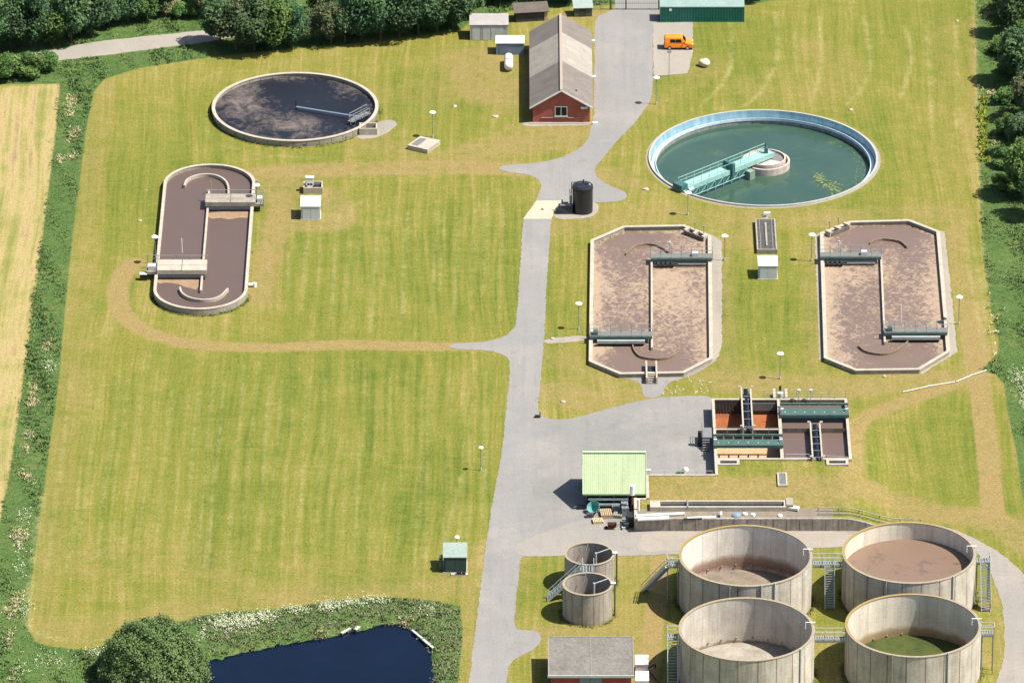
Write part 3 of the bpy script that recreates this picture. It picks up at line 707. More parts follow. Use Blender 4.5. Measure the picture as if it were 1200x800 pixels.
MB().rail([P3(411, 147, 1.0), P3(433, 134.5, 1.0)], 1.0, .05, 1.2).rail([P3(409, 141, 1.0), P3(430, 130, 1.0)], 1.0, .05, 1.2).build('handrail', GALV, t)
def hollow_box(mb, x0, x1, y0, y1, z0, z1, th=.2): return mb.ringwall([(x0,y0),(x1,y0),(x1,y1),(x0,y1)], [(x0+th,y0+th),(x1-th,y0+th),(x1-th,y1-th),(x0+th,y1-th)], z0, z1)
x0, y0 = g(421, 158.5); x1, _ = g(442, 158.5)
t = thing('outlet_chamber', 'small open concrete box beside the dark round tank', 'chamber', (x0, y0))
hollow_box(MB(), x0, x1, y0, y0 + 2.0, -.1, 1.0).build('wall', CONCL, t)
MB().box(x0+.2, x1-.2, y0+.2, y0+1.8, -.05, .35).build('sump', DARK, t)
# flat chamber slab by the lamp
q = gl([(477.5, 170), (501, 175.5), (516, 164.5), (492.5, 159.5)], .65)
t = thing('valve_chamber', 'low concrete chamber slab on grass with a dark grating strip on top', 'chamber', q[0])
MB().prism(q, -.1, .65).build('slab', CONCL, t)
v = [Vector(k) for k in q]; gr = [v[0].lerp(v[1], .1).lerp(v[3].lerp(v[2], .1), .12), v[0].lerp(v[1], .42).lerp(v[3].lerp(v[2], .42), .12), v[0].lerp(v[1], .42).lerp(v[3].lerp(v[2], .42), .85), v[0].lerp(v[1], .1).lerp(v[3].lerp(v[2], .1), .85)]
MB().prism([tuple(k) for k in gr], .64, .68).build('grating', GRATE, t)

# ------------------------------------------------------------------ teal clarifier
cx, cy, r = TCX, TCY, TCR
t = thing('clarifier_tank', 'large round clarifier of green water with pale blue inner wall', 'tank', (cx, cy))
lb = NT('clarifier_lining'); v = lb.obj(); x_, y_, z_ = lb.sep(v); ang = lb.m_('MULTIPLY', lb.m_('ARCTAN2', y_, x_), 15.0); cv = lb.comb(ang, z_, 0.0)
col = lb.mix(lb.ramp(lb.noise(lb.map(cv, (1, .3, 1)), .9, 5, .65), [(.35, 0.0), (.65, 1.0)]), (.29, .44, .51), (.15, .27, .34))
LINING = lb.fin(col, .55, 0, .3)
WZ = -1.55
MB().lathe(cx, cy, [(r, -.4), (r, .25), (r - .26, .25)], 144).build('coping', simple('rim_concrete', (.42, .41, .36), (.34, .33, .29), 1), t)
MB().lathe(cx, cy, [(r - .26, .25), (r - .40, -2.6)], 144).build('wall', LINING, t)
MB().ring(cx, cy, r - .97, r - .41, -.97, -.85, 144).ring(cx, cy, r - 1.05, r - .97, -1.0, -.58, 144).build('launder', simple('launder_blue', (.60, .70, .72), (.42, .53, .57), 1.5), t)
MB().lathe(cx, cy, [(r - .99, -1.0), (r - 1.0, -2.5)], 144).build('weir_skirt', simple('weir_concrete', (.30, .32, .30), (.16, .18, .17), 1.4, streak=.6), t)
for i in range(60):
    a = 2 * PI * i / 60; d = Vector((math.cos(a), math.sin(a), 0)); c = Vector((cx, cy, 0))
    MB().beam(c + d * (r - .985) + Vector((0, 0, -1.05)), c + d * (r - .42) + Vector((0, 0, -1.05)), .1, .12).build('bracket', LINING, t)
MB().disc(cx, cy, r - .42, WZ, 128).build('water', TEALW, t)
wx, wy = g(897.5, 195, WZ)
MB().ring(wx, wy, 3.05, 3.32, WZ - .5, -.55, 64).build('stilling_well', simple('pink_concrete', (.56, .48, .41), (.44, .37, .31), 1, streak=.3), t)
MB().lathe(wx, wy, [(2.75, WZ - .3), (2.75, -.12), (2.55, -.12), (2.55, -.45)], 64).build('inner_well', simple('pink_concrete', (.42, .335, .27)), t)
MB().poly([(wx + 2.56 * math.cos(a), wy + 2.56 * math.sin(a)) for a in np.linspace(R(95), R(330), 40)] + [(wx + .1, wy)], -.36).build('well_cover', simple('pale_pink_cover', (.58, .50, .43), (.50, .42, .36), 1), t)
MB().poly([(wx + 2.56 * math.cos(a), wy + 2.56 * math.sin(a)) for a in np.linspace(R(-30), R(95), 24)] + [(wx + .1, wy)], -.42).build('open_segment', simple('grey_sector', (.20, .18, .18), (.15, .135, .135), 1), t)
# rotating half bridge
e = Vector((*g(795.5, 222, .25), 0)); c = Vector((wx, wy, 0)); d = (e - c).normalized(); n = Vector((d.y, -d.x, 0))
if n.y > 0: n = -n                                    # towards the camera side
b = thing('scraper_bridge', 'pale teal half bridge spanning from clarifier rim to its central well', 'bridge', (c.x, c.y, 0))
L = (e - c).length
def bp(u, s, z): return c + d * u + n * s + Vector((0, 0, z))
MB().beam(bp(-.9, 0, .45), bp(L - .2, 0, .45), 1.5, .14).build('deck', TEAL, b)
MB().beam(bp(-.9, .78, .25), bp(L - .2, .78, .25), .08, .72).beam(bp(-.9, -.78, .25), bp(L - .2, -.78, .25), .08, .72).build('girder', TEAL, b)
m = MB()
for s_ in (-.76,):
    m.rail([bp(-.6, s_, .5), bp(L - .6, s_, .5)], 1.05, .045, 1.5)
m.rail([bp(4.2, .76, .5), bp(L - .6, .76, .5)], 1.05, .03, 1.5, mid=False)
m.build('handrail', TEAL, b)
m = MB()
for u in np.arange(4.4, L - 2.2, 1.55):
    m.beam(bp(u, .82, .2), bp(u, .9, WZ - .2), .09, .09); m.beam(bp(u, .82, -.1), bp(u + 1.5, .9, WZ + .35), .05, .05)
m.build('scraper_rod', TEAL, b)
MB().beam(bp(3.8, .72, -.55), bp(L - 1.3, .72, -.55), .06, 1.1).build('scraper_blade', TEALD, b)
MB().beam(bp(4.4, .95, -.95), bp(L - 2.0, .95, -.95), .08, .08).build('scum_rail', TEAL, b)
MB().beam(bp(L / 2 - 1.3, .2, .55), bp(L / 2 - .8, .2, .55), 1.9, 1.9).build('scum_box_frame', TEALD, b)
m = MB(); u = 4.4
m.beam(bp(u - .55, 1.35, -.95), bp(u + .45, 1.35, -.95), .9, 1.2).build('scum_box', simple('old_green_box', (.22, .30, .22), (.15, .2, .15), 2), b)
MB().beam(bp(L - .9, 0, .75), bp(L + .3, 0, .75), 1.7, .7).build('drive_carriage', TEALD, b)
for s_ in (-.62, .62):
    q = bp(L - .2, s_, .52); MB().cyl(q - n * .12, q + n * .12, .28, 14).build('wheel', TYRE, b)
MB().box(c.x - .25, c.x + .25, c.y - .25, c.y + .25, .52, 1.3).cyl((c.x - .1, c.y, .5), (c.x - .1, c.y, 2.1), .12, 8).build('centre_drive', TEALD, b)
m = MB(); q = bp(L - 1.6, 1.15, .3); m.cyl(q, q + d * .9, .28, 10).build('motor', simple('pale_cyan', (.42, .62, .62)), b)
# floating algae
ax, ay = g(964, 219, WZ)
AC = NT('algae_green'); AL = AC.fin(AC.mix(AC.noise(AC.pos(), 2.2, 4), (.17, .21, .06), (.08, .13, .06)), .8)
m = MB()
for i in range(150):
    f = rnd.random(); q = g(956 + 26 * f + rnd.gauss(0, 4.0), 206 + 18 * f + rnd.gauss(0, 2.5), WZ)
    k = rnd.uniform(.05, .24); a0 = rnd.random() * 6
    m.poly([(q[0] + k * math.cos(a0 + j * PI / 4) * rnd.uniform(.5, 1.1), q[1] + k * math.sin(a0 + j * PI / 4) * rnd.uniform(.6, 1.4)) for j in range(8)], WZ + .006 + .0004 * i)
for i in range(110):
    ang = rnd.uniform(-1.0, .8); rr = r - rnd.uniform(1.15, 3.0); k = rnd.uniform(.03, .11)
    m.poly([(cx + rr * math.cos(ang) + k * math.cos(j * PI / 3), cy + rr * math.sin(ang) + k * 1.5 * math.sin(j * PI / 3)) for j in range(6)], WZ + .008)
tag(m.build('algae', AL), 'yellow-green algae floating on the clarifier water', 'algae', kind='stuff')

# ------------------------------------------------------------------ oval oxidation ditch
a0 = Vector(g(245.5, 214.8, .9)); a1 = Vector(g(235.0, 338.5, .9)); rr = 6.28
ax = (a0 - a1).normalized(); nx_ = Vector((ax.y, -ax.x))
oval = []
for i in range(33):
    th = PI * i / 32; oval.append(tuple(a0 + nx_ * rr * math.cos(th) + ax * rr * math.sin(th)))
for i in range(33):
    th = PI * i / 32; oval.append(tuple(a1 - nx_ * rr * math.cos(th) - ax * rr * math.sin(th)))
oc = (a0 + a1) / 2
t = thing('oxidation_ditch', 'long oval oxidation ditch with rounded ends and smooth brown sludge', 'tank', (oc.x, oc.y))
MB().ringwall(oval, offset(oval, .36), -.2, .92).build('wall', CONC, t)
MB().ringwall(offset(oval, -.03), offset(oval, .40), .86, .96).build('coping', CONCL, t)
MB().poly(offset(oval, .3), .42).build('sludge', SLUDGE, t)
MB().linewall(gl([(245.2, 222), (235.4, 340)], .9), .28, .1, .9).build('divider_wall', CONCL, t)
MB().linewall(smooth(gl([(216, 217), (219.5, 210), (229, 205.3), (241, 203.6), (254, 205.2), (263.5, 210.5), (267.5, 218), (267.8, 227)], .9), 6), .26, .1, .9).build('guide_wall', CONCL, t)
MB().linewall(smooth(gl([(211, 336), (213, 342), (221, 347.5), (234, 350.3), (248, 349.8), (259, 345.5), (267, 337.5)], .9), 6), .26, .1, .9).build('guide_wall', CONCL, t)
for px in ([(247, 249), (292, 248), (291, 255), (280, 255), (270, 257), (258, 255.5), (247, 256)], [(186, 322), (232, 322), (231, 338), (222, 337.5), (208, 333), (195, 331), (186, 332)]):
    MB().poly(rough_edge(smooth(gl(px, .42), 4, True), .5, .06), .428).build('foam', TANFOAM, t)
def cover_bridge(x0, x1, yb, depth, ext, mat, sgn):
    q0 = P3(x0, yb, 1.05); q1 = P3(x1, yb, 1.05)
    f = MB().box(q0.x, q1.x, q0.y, q0.y + depth, .97, 1.62).build('rotor_cover', mat, t)
    mid = (q0.x + q1.x) / 2
    MB().box(mid - .04, mid + .04, q0.y - .02, q0.y + depth, 1.60, 1.65).box(q0.x, q1.x, q0.y + depth * .45, q0.y + depth * .45 + .06, 1.6, 1.64).build('cover_joint', CONCD, f)
    MB().cyl((q0.x + .2, q0.y - .15, .62), (q1.x - .2, q0.y - .15, .62), .32, 12).build('rotor', DARK, f)
    xx = q1.x if sgn > 0 else q0.x - ext
    MB().box(xx, xx + ext, q0.y + .3, q0.y + depth - .4, .85, 1.25).build('platform', CONC, f)
    m = MB().rail([(q0.x, q0.y + depth + .15, .92), (q1.x, q0.y + depth + .15, .92)], 1.25, .05, 2.2)
    m.rail([(xx, q0.y + depth + .7, .9), (xx + ext, q0.y + depth + .7, .9), (xx + ext, q0.y, .9)], 1.05, .045, 1.3)
    m.build('handrail', GALV, f)
    MB().box(xx + .2, xx + ext - .2, q0.y + .6, q0.y + 1.6, 1.26, 1.9).build('gearbox', GREYP, f)
    return f
cover_bridge(240.5, 299.5, 241.5, 2.7, 1.1, CONC, 1)
f = cover_bridge(184, 242, 321, 3.3, 1.4, CONCL, -1)
q = P3(213.5, 296, 1.0); MB().cyl(q, q + Vector((-.05, 0, 2.1)), .06, 6).build('pole', WHITE, f)
q = P3(247, 227, .5); MB().cyl(q, q + Vector((0, 0, 1.9)), .07, 6).build('pole', TANW, t)
x0, y0 = g(164, 329); x1, _ = g(172, 329)
tg = thing('meter_box', 'small dark box beside the oval ditch bridge', 'box', (x0, y0))
MB().box(x0, x1, y0, y0 + .7, 0, .9).build('body', DARK, tg); MB().box(x0 - .05, x1 + .05, y0 - .05, y0 + .75, .9, .96).build('lid', GREYP, tg)
q = P3(294, 333.5, .3); tg = thing('pipe_outlet', 'white pipe end poking from right side of oval ditch', 'pipe', (q.x, q.y))
MB().cyl((q.x - .3, q.y, .3), (q.x + .5, q.y, .35), .22, 10).build('pipe', WHITE, tg); MB().cyl((q.x + .5, q.y, -.2), (q.x + .5, q.y, .55), .26, 10).build('stub', WHITE, tg)

# ------------------------------------------------------------------ octagonal aeration ditches
def foam_surface(poly, z, root, name='sludge'):
    """gridded sheet so that the foam can gather along the walls"""
    xs_ = [p[0] for p in poly]; ys_ = [p[1] for p in poly]
    X = np.arange(min(xs_), max(xs_) + .5, .5); Y = np.arange(min(ys_), max(ys_) + .5, .8)
    gx, gy = np.meshgrid(X, Y); nx2, ny2 = len(X), len(Y); fx = gx.ravel(); fy = gy.ravel()
    sdv = sd_poly(fx, fy, poly); ins = sdv < .9
    idx = np.arange(nx2 * ny2).reshape(ny2, nx2)
    q = np.stack([idx[:-1, :-1], idx[:-1, 1:], idx[1:, 1:], idx[1:, :-1]], -1).reshape(-1, 4); q = q[(sdv[q] < .25).all(1)]
    mb = MB(); mb.v = [(a, b, z) for a, b in zip(fx, fy)]; mb.f = [tuple(int(k) for k in f) for f in q]
    o = mb.build(name, FOAMY, root)
    ed = .20 * np.exp(-np.clip(-sdv, 0, 50) / 1.1)
    return o, fx, fy, ed, poly
o, fx, fy, ed, _ = foam_surface([(DX + (DR - .05) * math.cos(2*PI*i/64), DY + (DR - .05) * math.sin(2*PI*i/64)) for i in range(64)], .42, DARKTANK)
o.data.materials[0] = DKSL; ed = ed * .25
for (pa, pb, rx, ry, am) in ((285, 112, 2.8, 5, .16), (300, 125, 4, 4, .10), (365, 146, 5, 3.2, .15), (410, 103, 3.5, 4, .12), (330, 140, 5, 5, .08), (350, 105, 6, 6, -.16), (405, 135, 4, 4, -.14), (345, 90, 4, 2, .1)):
    q = g(pa, pb, .42); ed = ed + am * np.exp(-(((fx - q[0]) / rx) ** 2 + ((fy - q[1]) / ry) ** 2))
a = o.data.attributes.new('edge', 'FLOAT', 'POINT'); a.data.foreach_set('value', ed.astype(np.float32))
def octo(name_label, rim_px, div, up_arc, lo_arc, up_br, lo_br, side, pole, patches):
    poly = gl(rim_px, .62)
    if area(poly) < 0: poly = poly[::-1]
    c = (sum(p[0] for p in poly) / 8, sum(p[1] for p in poly) / 8)
    t = thing('aeration_ditch', name_label, 'tank', c, 'eight-sided aeration ditches')
    inn = offset(poly, .5)
    MB().ringwall(offset(poly, .08), offset(poly, .42), -.2, .54).build('wall', CONC, t)
    MB().ringwall(poly, inn, .543, .64).build('coping', CONCL, t)
    o, fx, fy, ed, _ = foam_surface(offset(poly, .3), .10, t)
    for (pa, pb, rx, ry, am) in patches:
        q = g(pa, pb, .1); ed = ed + .55 * am * np.exp(-(((fx - q[0]) / rx) ** 2 + ((fy - q[1]) / ry) ** 2))
    a = o.data.attributes.new('edge', 'FLOAT', 'POINT'); a.data.foreach_set('value', ed.astype(np.float32))
    MB().linewall(gl(div, .6), .26, -.1, .60).build('divider_wall', CONCL, t)
    for arc in (up_arc, lo_arc): MB().linewall(smooth(gl(arc, .45), 5), .16, -.1, .45).build('guide_wall', simple('rusty_plate', (.25, .18, .12), (.16, .11, .075), 2), t)
    for (x0, x1, yf, kind) in (up_br, lo_br):
        q0 = P3(x0, yf, 1.15); q1 = P3(x1, yf, 1.15)
        f = MB().box(q0.x, q1.x, q0.y, q0.y + 1.5, 1.0, 1.16).build('footbridge', GRATE, t)
        MB().beam((q0.x, q0.y, .93), (q1.x, q0.y, .93), .14, .3).beam((q0.x, q0.y + 1.5, .93), (q1.x, q0.y + 1.5, .93), .14, .3).build('girder', GREEND, f)
        MB().rail([(q0.x, q0.y + .05, 1.16), (q1.x, q0.y + .05, 1.16)], 1.05, .03, 1.5).rail([(q0.x, q0.y + 1.45, 1.16), (q1.x, q0.y + 1.45, 1.16)], 1.05, .03, 1.5).build('handrail', GALV, f)
        sx0, sx1 = (q0.x + .12 * (q1.x - q0.x), q0.x + .88 * (q1.x - q0.x)) if kind == 'beam' else (q0.x + .06 * (q1.x - q0.x), q1.x - .1 * (q1.x - q0.x))
        if kind == 'beam':
            MB().box(sx0, sx1, q0.y - 1.0, q0.y - .55, .55, .95).build('rotor_hood', simple('grey_hood', (.34, .35, .33), (.26, .27, .255), 1.5), f)
            MB().cyl((sx0 + .1, q0.y - .5, .42), (sx1 - .1, q0.y - .5, .42), .3, 10).build('rotor', DARK, f)
            MB().box(sx0 - .5, sx0 + .1, q0.y + .3, q0.y + 1.1, 1.17, 1.75).build('motor', GREEND, f)
        else:
            MB().cyl((sx0, q0.y - .35, .5), (sx1, q0.y - .35, .5), .22, 10).build('rotor', DARK, f)
            for k in range(4):
                xx = sx0 + (sx1 - sx0) * (.05 + .09 * k); MB().cyl((xx, q0.y - .6, .5), (xx + .3, q0.y - .6, .5), .42, 10).build('rotor_disc', DARK, f)
            MB().tube([(sx0 + .45 * (sx1 - sx0), q0.y - .8, .65), (sx1, q0.y - .8, .65)], .05).build('shaft_guard', GALV, f)
            MB().box(sx1 - 1.9, sx1 - 1.1, q0.y + .4, q0.y + 1.1, 1.17, 1.7).build('motor', GREYP, f)
            xp = sx0 + .3 * (sx1 - sx0); MB().cyl((xp, q0.y + 1.7, .4), (xp, q0.y + 1.7, 2.6), .06, 6).cyl((xp, q0.y + 1.7, 2.5), (xp, q0.y + 1.7, 2.75), .15, 8).build('level_probe', GALVL, f)
    # inlet weir box on a chamfered corner
    (sx, sy), (ex, ey) = side
    p0 = Vector(g(sx, sy, .62)); p1 = Vector(g(ex, ey, .62)); dd = (p1 - p0).normalized(); nn = Vector((-dd.y, dd.x)); nn = nn if (Vector(c) - p0).dot(nn) > 0 else -nn
    wb = MB().linewall([tuple(p0 + nn * 1.0), tuple(p1 + nn * 1.0)], .16, 0, .7).build('inlet_weir', CONCD, t)
    for k in (0.0, .5, 1.0):
        q = p0.lerp(p1, k) + nn * .5
        MB().prism([tuple(q + dd * .22 * i + nn * .5 * j) for i, j in ((-1,-1),(1,-1),(1,1),(-1,1))], 0, .85).build('pier', CONCL, wb)
    for k in (.25, .75):
        q = p0.lerp(p1, k) - nn * .2; MB().cyl((q.x, q.y, .6), (q.x, q.y, 1.7), .05, 6).cyl((q.x, q.y, 1.6), (q.x, q.y, 1.75), .16, 8).build('penstock_wheel', GALV, wb)
    if pole:
        q = P3(*pole, .6); MB().cyl(q, q + Vector((-.05, 0, 2.6)), .055, 6).build('pole', WHITE, t)
    return t
octo('left eight-sided aeration ditch, brown and foamy, nearest the main road',
     [(730.3, 264.5), (692, 281), (689.9, 423), (726, 438.2), (801.9, 436.8), (835.6, 419.4), (833.7, 275.6), (801.8, 263.2)],
     [(763.7, 304), (764, 407)], [(733, 296.5), (743.7, 288.2), (752, 285.6), (760.7, 285), (772, 287.3), (784, 294.5)],
     [(741.5, 403.5), (743.8, 410), (751, 416.6), (768, 419.4), (782.7, 418), (793, 412.6), (797, 406.5)],
     (762.5, 835, 302.5, 'disc'), (691, 764.5, 394, 'beam'), ((808, 268), (829, 276)), None,
     [(815, 280, 4, 5, .15), (790, 320, 4.5, 10, .16), (785, 350, 4, 16, .12), (725, 375, 5, 12, .13), (820, 425, 3, 8, .18), (704, 404, 2.2, 4, .3), (770, 412, 3, 5, .2), (757, 291, 3.0, 5, .2), (760, 276, 8, 4, -.25), (745, 425, 4, 5, -.3), (760, 300, 5, 4, -.1), (700, 330, 2, 30, .1), (722, 405, 2, 5, -.1), (790, 428, 3, 6, -.2)])
octo('right eight-sided aeration ditch, brown and foamy, farthest from the main road',
     [(995.6, 258.9), (960.7, 272.6), (965.4, 419.2), (1002.5, 434), (1078, 433), (1113.5, 411.5), (1101.5, 270.7), (1065.8, 257)],
     [(1032.5, 299), (1037, 400.5)], [(1019, 284), (1028, 280.2), (1038, 279.3), (1054.8, 282), (1063, 288.6)],
     [(1005.8, 404), (1016, 411), (1035.5, 413.7), (1052, 409), (1064, 399)],
     (961, 1033, 301, 'disc'), (1036, 1110.5, 389.5, 'beam'), ((968, 271), (989, 262)), (1056, 377),
     [(1000, 320, 5, 9, .2), (1040, 300, 2.5, 10, .2), (1075, 360, 4, 12, .14), (970, 340, 2, 30, .12), (1096, 330, 2, 30, .12), (1060, 400, 2.2, 5, .2), (1095, 398, 2, 5, .2), (1030, 270, 7, 4, -.22), (1075, 415, 6, 6, -.25), (1020, 422, 3, 5, -.05), (985, 420, 3, 4, .2)])
# outlet chamber on the left ditch
x0, y0 = g(757, 450); x1, _ = g(770.5, 450)
t = thing('outlet_weir_chamber', 'U-shaped concrete outlet chamber at foot of the left eight-sided ditch', 'chamber', (x0, y0))
d_ = g(763, 430)[1] - y0
MB().linewall([(x0 + .1, y0), (x0 + .1, y0 + d_)], .22, -.1, .95).linewall([(x1 - .1, y0), (x1 - .1, y0 + d_)], .22, -.1, .95).box(x0 + .21, x1 - .21, y0 + 1.4, y0 + 1.65, -.1, .9).build('wall', CONCL, t)
for k in range(4): MB().box(x0 + .23, x1 - .23, y0 + .05 + .33 * k, y0 + .33 + .33 * k, -.05, .2 + .2 * k).build('step', CONC, t)
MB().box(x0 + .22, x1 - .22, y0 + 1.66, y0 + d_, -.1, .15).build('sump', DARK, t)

# ------------------------------------------------------------------ brick building
x0, y0 = g(624.3, 143.8); x1, _ = g(691.2, 143.8); Lb = 25.6; eh, rh = 2.65, 5.05; xm = (x0 + x1) / 2
t = thing('brick_building', 'long red brick building with pitched grey roof and pale middle sheets', 'building', (xm, y0))
m = MB()
m.add([(x0,y0,0),(x1,y0,0),(x1,y0,eh),(xm,y0,rh-.12),(x0,y0,eh),(x0,y0+Lb,0),(x1,y0+Lb,0),(x1,y0+Lb,eh),(xm,y0+Lb,rh-.12),(x0,y0+Lb,eh)],
      [(0,1,2,3,4),(6,5,9,8,7),(1,6,7,2),(5,0,4,9)])
m.build('wall', BRICK, t)
ov = .45; sl = (rh - eh) / (xm - x0); ex0, ex1 = x0 - ov, x1 + ov; ez = eh - ov * sl; yf, yb = y0 - .35, y0 + Lb + .35
def roofpart(name, mat, f0, f1, lift):
    ya, yb_ = yf + (yb - yf) * f0, yf + (yb - yf) * f1
    mb = MB()
    mb.slab([(ex0, ya, ez + lift), (xm, ya, rh + lift), (xm, yb_, rh + lift), (ex0, yb_, ez + lift)], .12)
    mb.slab([(xm, ya, rh + lift), (ex1, ya, ez + lift), (ex1, yb_, ez + lift), (xm, yb_, rh + lift)], .12)
    return mb.build(name, mat, t)
roofpart('roof', FIBRE, 0, .388, .05); roofpart('pale_roof_sheets', FIBREL, .3885, .765, .052); roofpart('roof', FIBRE, .7655, 1, .05)
MB().beam((xm, yf, rh + .10), (xm, yb, rh + .10), .36, .12).build('ridge_cap', RIDGE, t)
m = MB()
for yy in (yf - .02,):
    m.beam((ex0, yy, ez - .03), (xm, yy, rh - .03), .05, .24, (0, -1, 0)) if False else m.add([(ex0,yy,ez-.16),(xm,yy,rh-.14),(xm,yy,rh+.10),(ex0,yy,ez+.08),(ex0,yy+.05,ez-.16),(xm,yy+.05,rh-.14),(xm,yy+.05,rh+.10),(ex0,yy+.05,ez+.08)],[(0,1,2,3),(3,2,6,7),(5,4,7,6),(0,4,5,1)])
    m.add([(xm,yy,rh-.14),(ex1,yy,ez-.16),(ex1,yy,ez+.08),(xm,yy,rh+.10),(xm,yy+.05,rh-.14),(ex1,yy+.05,ez-.16),(ex1,yy+.05,ez+.08),(xm,yy+.05,rh+.10)],[(0,1,2,3),(3,2,6,7),(5,4,7,6),(0,4,5,1)])
m.build('bargeboard', WHITE, t)
sw = S(143); wx0 = x0 + (650.2 - 624.3) * sw; wx1 = wx0 + 14.6 * sw
f = MB().box(wx0, wx1, y0 - .06, y0 + .05, 1.0, 2.5).build('window', WHITE, t)
w3 = (wx1 - wx0 - .3) / 2
for k in range(2): MB().box(wx0 + .1 + k * (w3 + .1), wx0 + .1 + k * (w3 + .1) + w3, y0 - .075, y0 - .03, 1.12, 2.38).build('pane', GLASS, f)
MB().box(wx0 - .1, wx1 + .1, y0 - .14, y0 - .002, .9, .996).build('sill', CONCL, f)
MB().cyl((x0 + 1.2, y0 - .06, .78), (x1 - .9, y0 - .06, .78), .05, 6).build('wall_pipe', CONC, t)
MB().box(x1 - 1.25, x1 - .3, y0 - .3, y0 - .003, 2.2, 2.55).build('wall_lamp', GALVL, t)
for yy in (145.5, 90, 48):
    q = P3(694.5, yy, 0 if yy > 140 else ez)
    m = MB()
    if yy > 140: m.box(q.x, q.x + .7, q.y - .2, q.y + .3, 0, .25)
    else: m.box(ex1 + .01, ex1 + .45, q.y - .2, q.y + .25, ez - .15, ez + .1)
    m.build('rain_hopper', WHITE, t)
for k in range(4):
    yy = y0 + 3 + k * 5.5; f = MB().box(x1 - .03, x1 + .05, yy, yy + 1.6, 1.0, 2.2).build('window', WHITE, t); MB().box(x1 + .02, x1 + .065, yy + .1, yy + 1.5, 1.1, 2.1).build('pane', GLASS, f)
MB().box(x0 - .5, x1 + .5, y0 - .5, y0 - .003, 0, .08).build('plinth', PALEP, t)
for fx, fy in ((.72, .2), (.72, .42)):
    pass
MB().cyl((x1 - 1.9, y0 + 2.2, 3.6), (x1 - 1.9, y0 + 2.2, 4.05), .1, 8).build('vent_pipe', DARK, t)

# ------------------------------------------------------------------ sheds, store and container
def shed(name, label, cat, px0, px1, pyf, depth, hf, hb, wallm, roofm, over=.15, doors=None, rot=0.0, group=None):
    x0, y0 = g(px0, pyf); x1, _ = g(px1, pyf); wd = x1 - x0
    t = thing(name, label, cat, (x0, y0), group)
    def tr(x, y, z): return (x0 + x * math.cos(rot) - y * math.sin(rot), y0 + x * math.sin(rot) + y * math.cos(rot), z)
    m = MB(); m.add([tr(*p) for p in [(0,0,0),(wd,0,0),(wd,depth,0),(0,depth,0),(0,0,hf),(wd,0,hf),(wd,depth,hb),(0,depth,hb)]], [(0,1,5,4),(1,2,6,5),(2,3,7,6),(3,0,4,7),(4,5,6,7)])
    m.build('wall', wallm, t)
    k = (hb - hf) / depth; o = over
    MB().slab([tr(-o, -o, hf - o * k + .11), tr(wd + o, -o, hf - o * k + .11), tr(wd + o, depth + o, hb + o * k + .11), tr(-o, depth + o, hb + o * k + .11)], .10).build('roof', roofm, t)
    for (a, b, za, zb, mt, nm) in (doors or []):
        m = MB(); m.add([tr(*p) for p in [(a*wd,-.04,za),(b*wd,-.04,za),(b*wd,-.04,zb),(a*wd,-.04,zb),(a*wd,.02,za),(b*wd,.02,za),(b*wd,.02,zb),(a*wd,.02,zb)]], [(0,1,2,3),(3,2,6,7),(0,4,5,1),(1,5,6,2),(4,0,3,7)])
        m.build(nm, mt, t)
    return t, x0, y0, wd, tr
PALEW = simple('pale_grey_wall', (.56, .55, .51), (.46, .45, .42), 1.0, streak=.2)
shed('garage', 'pale grey garage with three doors beside the dark trees', 'garage', 551, 595, 47.5, 2.9, 2.35, 2.75, PALEW, SHEDR, .12,
     [(.06, .26, .05, 2.1, GREYP, 'door'), (.28, .32, .02, 2.25, CONCL, 'pier'), (.34, .53, .05, 2.1, GREYP, 'door'), (.56, .90, .05, 2.1, simple('pale_door', (.62, .62, .58)), 'door')])
shed('tool_store', 'low blue-grey store with flat white roof behind the gas tank', 'shed', 581.5, 614, 64.5, 2.3, 1.75, 1.85, BLUEG, WHITE, .08, [(.1, .4, .05, 1.6, simple('blue_grey_door', (.16, .21, .27)), 'door')])
shed('open_shelter', 'dark timber shelter with brown roof under the trees', 'shelter', 604.5, 642, 26.5, 1.9, 1.5, 1.95, simple('shade_timber', (.06, .057, .055)), simple('brown_felt', (.135, .11, .09), (.10, .082, .07), 1), .25,
     [(.0, .03, 0, 1.5, WOODD, 'post'), (.33, .36, 0, 1.5, WOODD, 'post'), (.66, .69, 0, 1.5, WOODD, 'post'), (.9, 1.0, 0, 1.5, TANW, 'post')], R(8))
shed('timber_shed', 'small green-grey shed with pale roof near the gate', 'shed', 673, 694, 20.2, 1.8, 1.35, 1.8, WOODG, simple('pale_teal_roof', (.30, .35, .31), (.24, .29, .26), 1), .15, [(.3, .65, .03, 1.2, WOODD, 'door')], R(4))
x0, y0 = g(773.5, 26.2); x1, y1 = g(872, 24.5)
t = thing('shipping_container', 'long dark green container with pale top beside the parking bay', 'container', (x0, y0))
m = MB(); n = 60
for i in range(n):                                    # corrugated long side
    a, b = x0 + (x1-x0) * i / n, x0 + (x1-x0) * (i+1) / n; z = .05 if i % 2 else 0
    m.box(a, b, y0 + z, y0 + z + .1, .12, 2.3)
m.box(x0, x1, y0 + .16, y0 + 2.4, .1, 2.3)
m.build('body', GREENC, t)
MB().box(x0-.03, x1+.03, y0-.03, y0+2.44, 2.303, 2.42).build('top', simple('container_top', (.25, .34, .31), (.20, .28, .255), .8), t)
MB().box(x0-.02, x1+.02, y0-.02, y0+.1, 0, .117).build('sill', GREENC, t)
MB().box(x0 + 1.3, x0 + 1.65, y0 - .02, y0 - .005, 1.75, 2.1).build('sign', WHITE, t)
for a in (x0 - .02, x1 - .1): MB().box(a, a + .12, y0 - .02, y0 - .004, .12, 2.3).build('corner_post', GREENC, t)
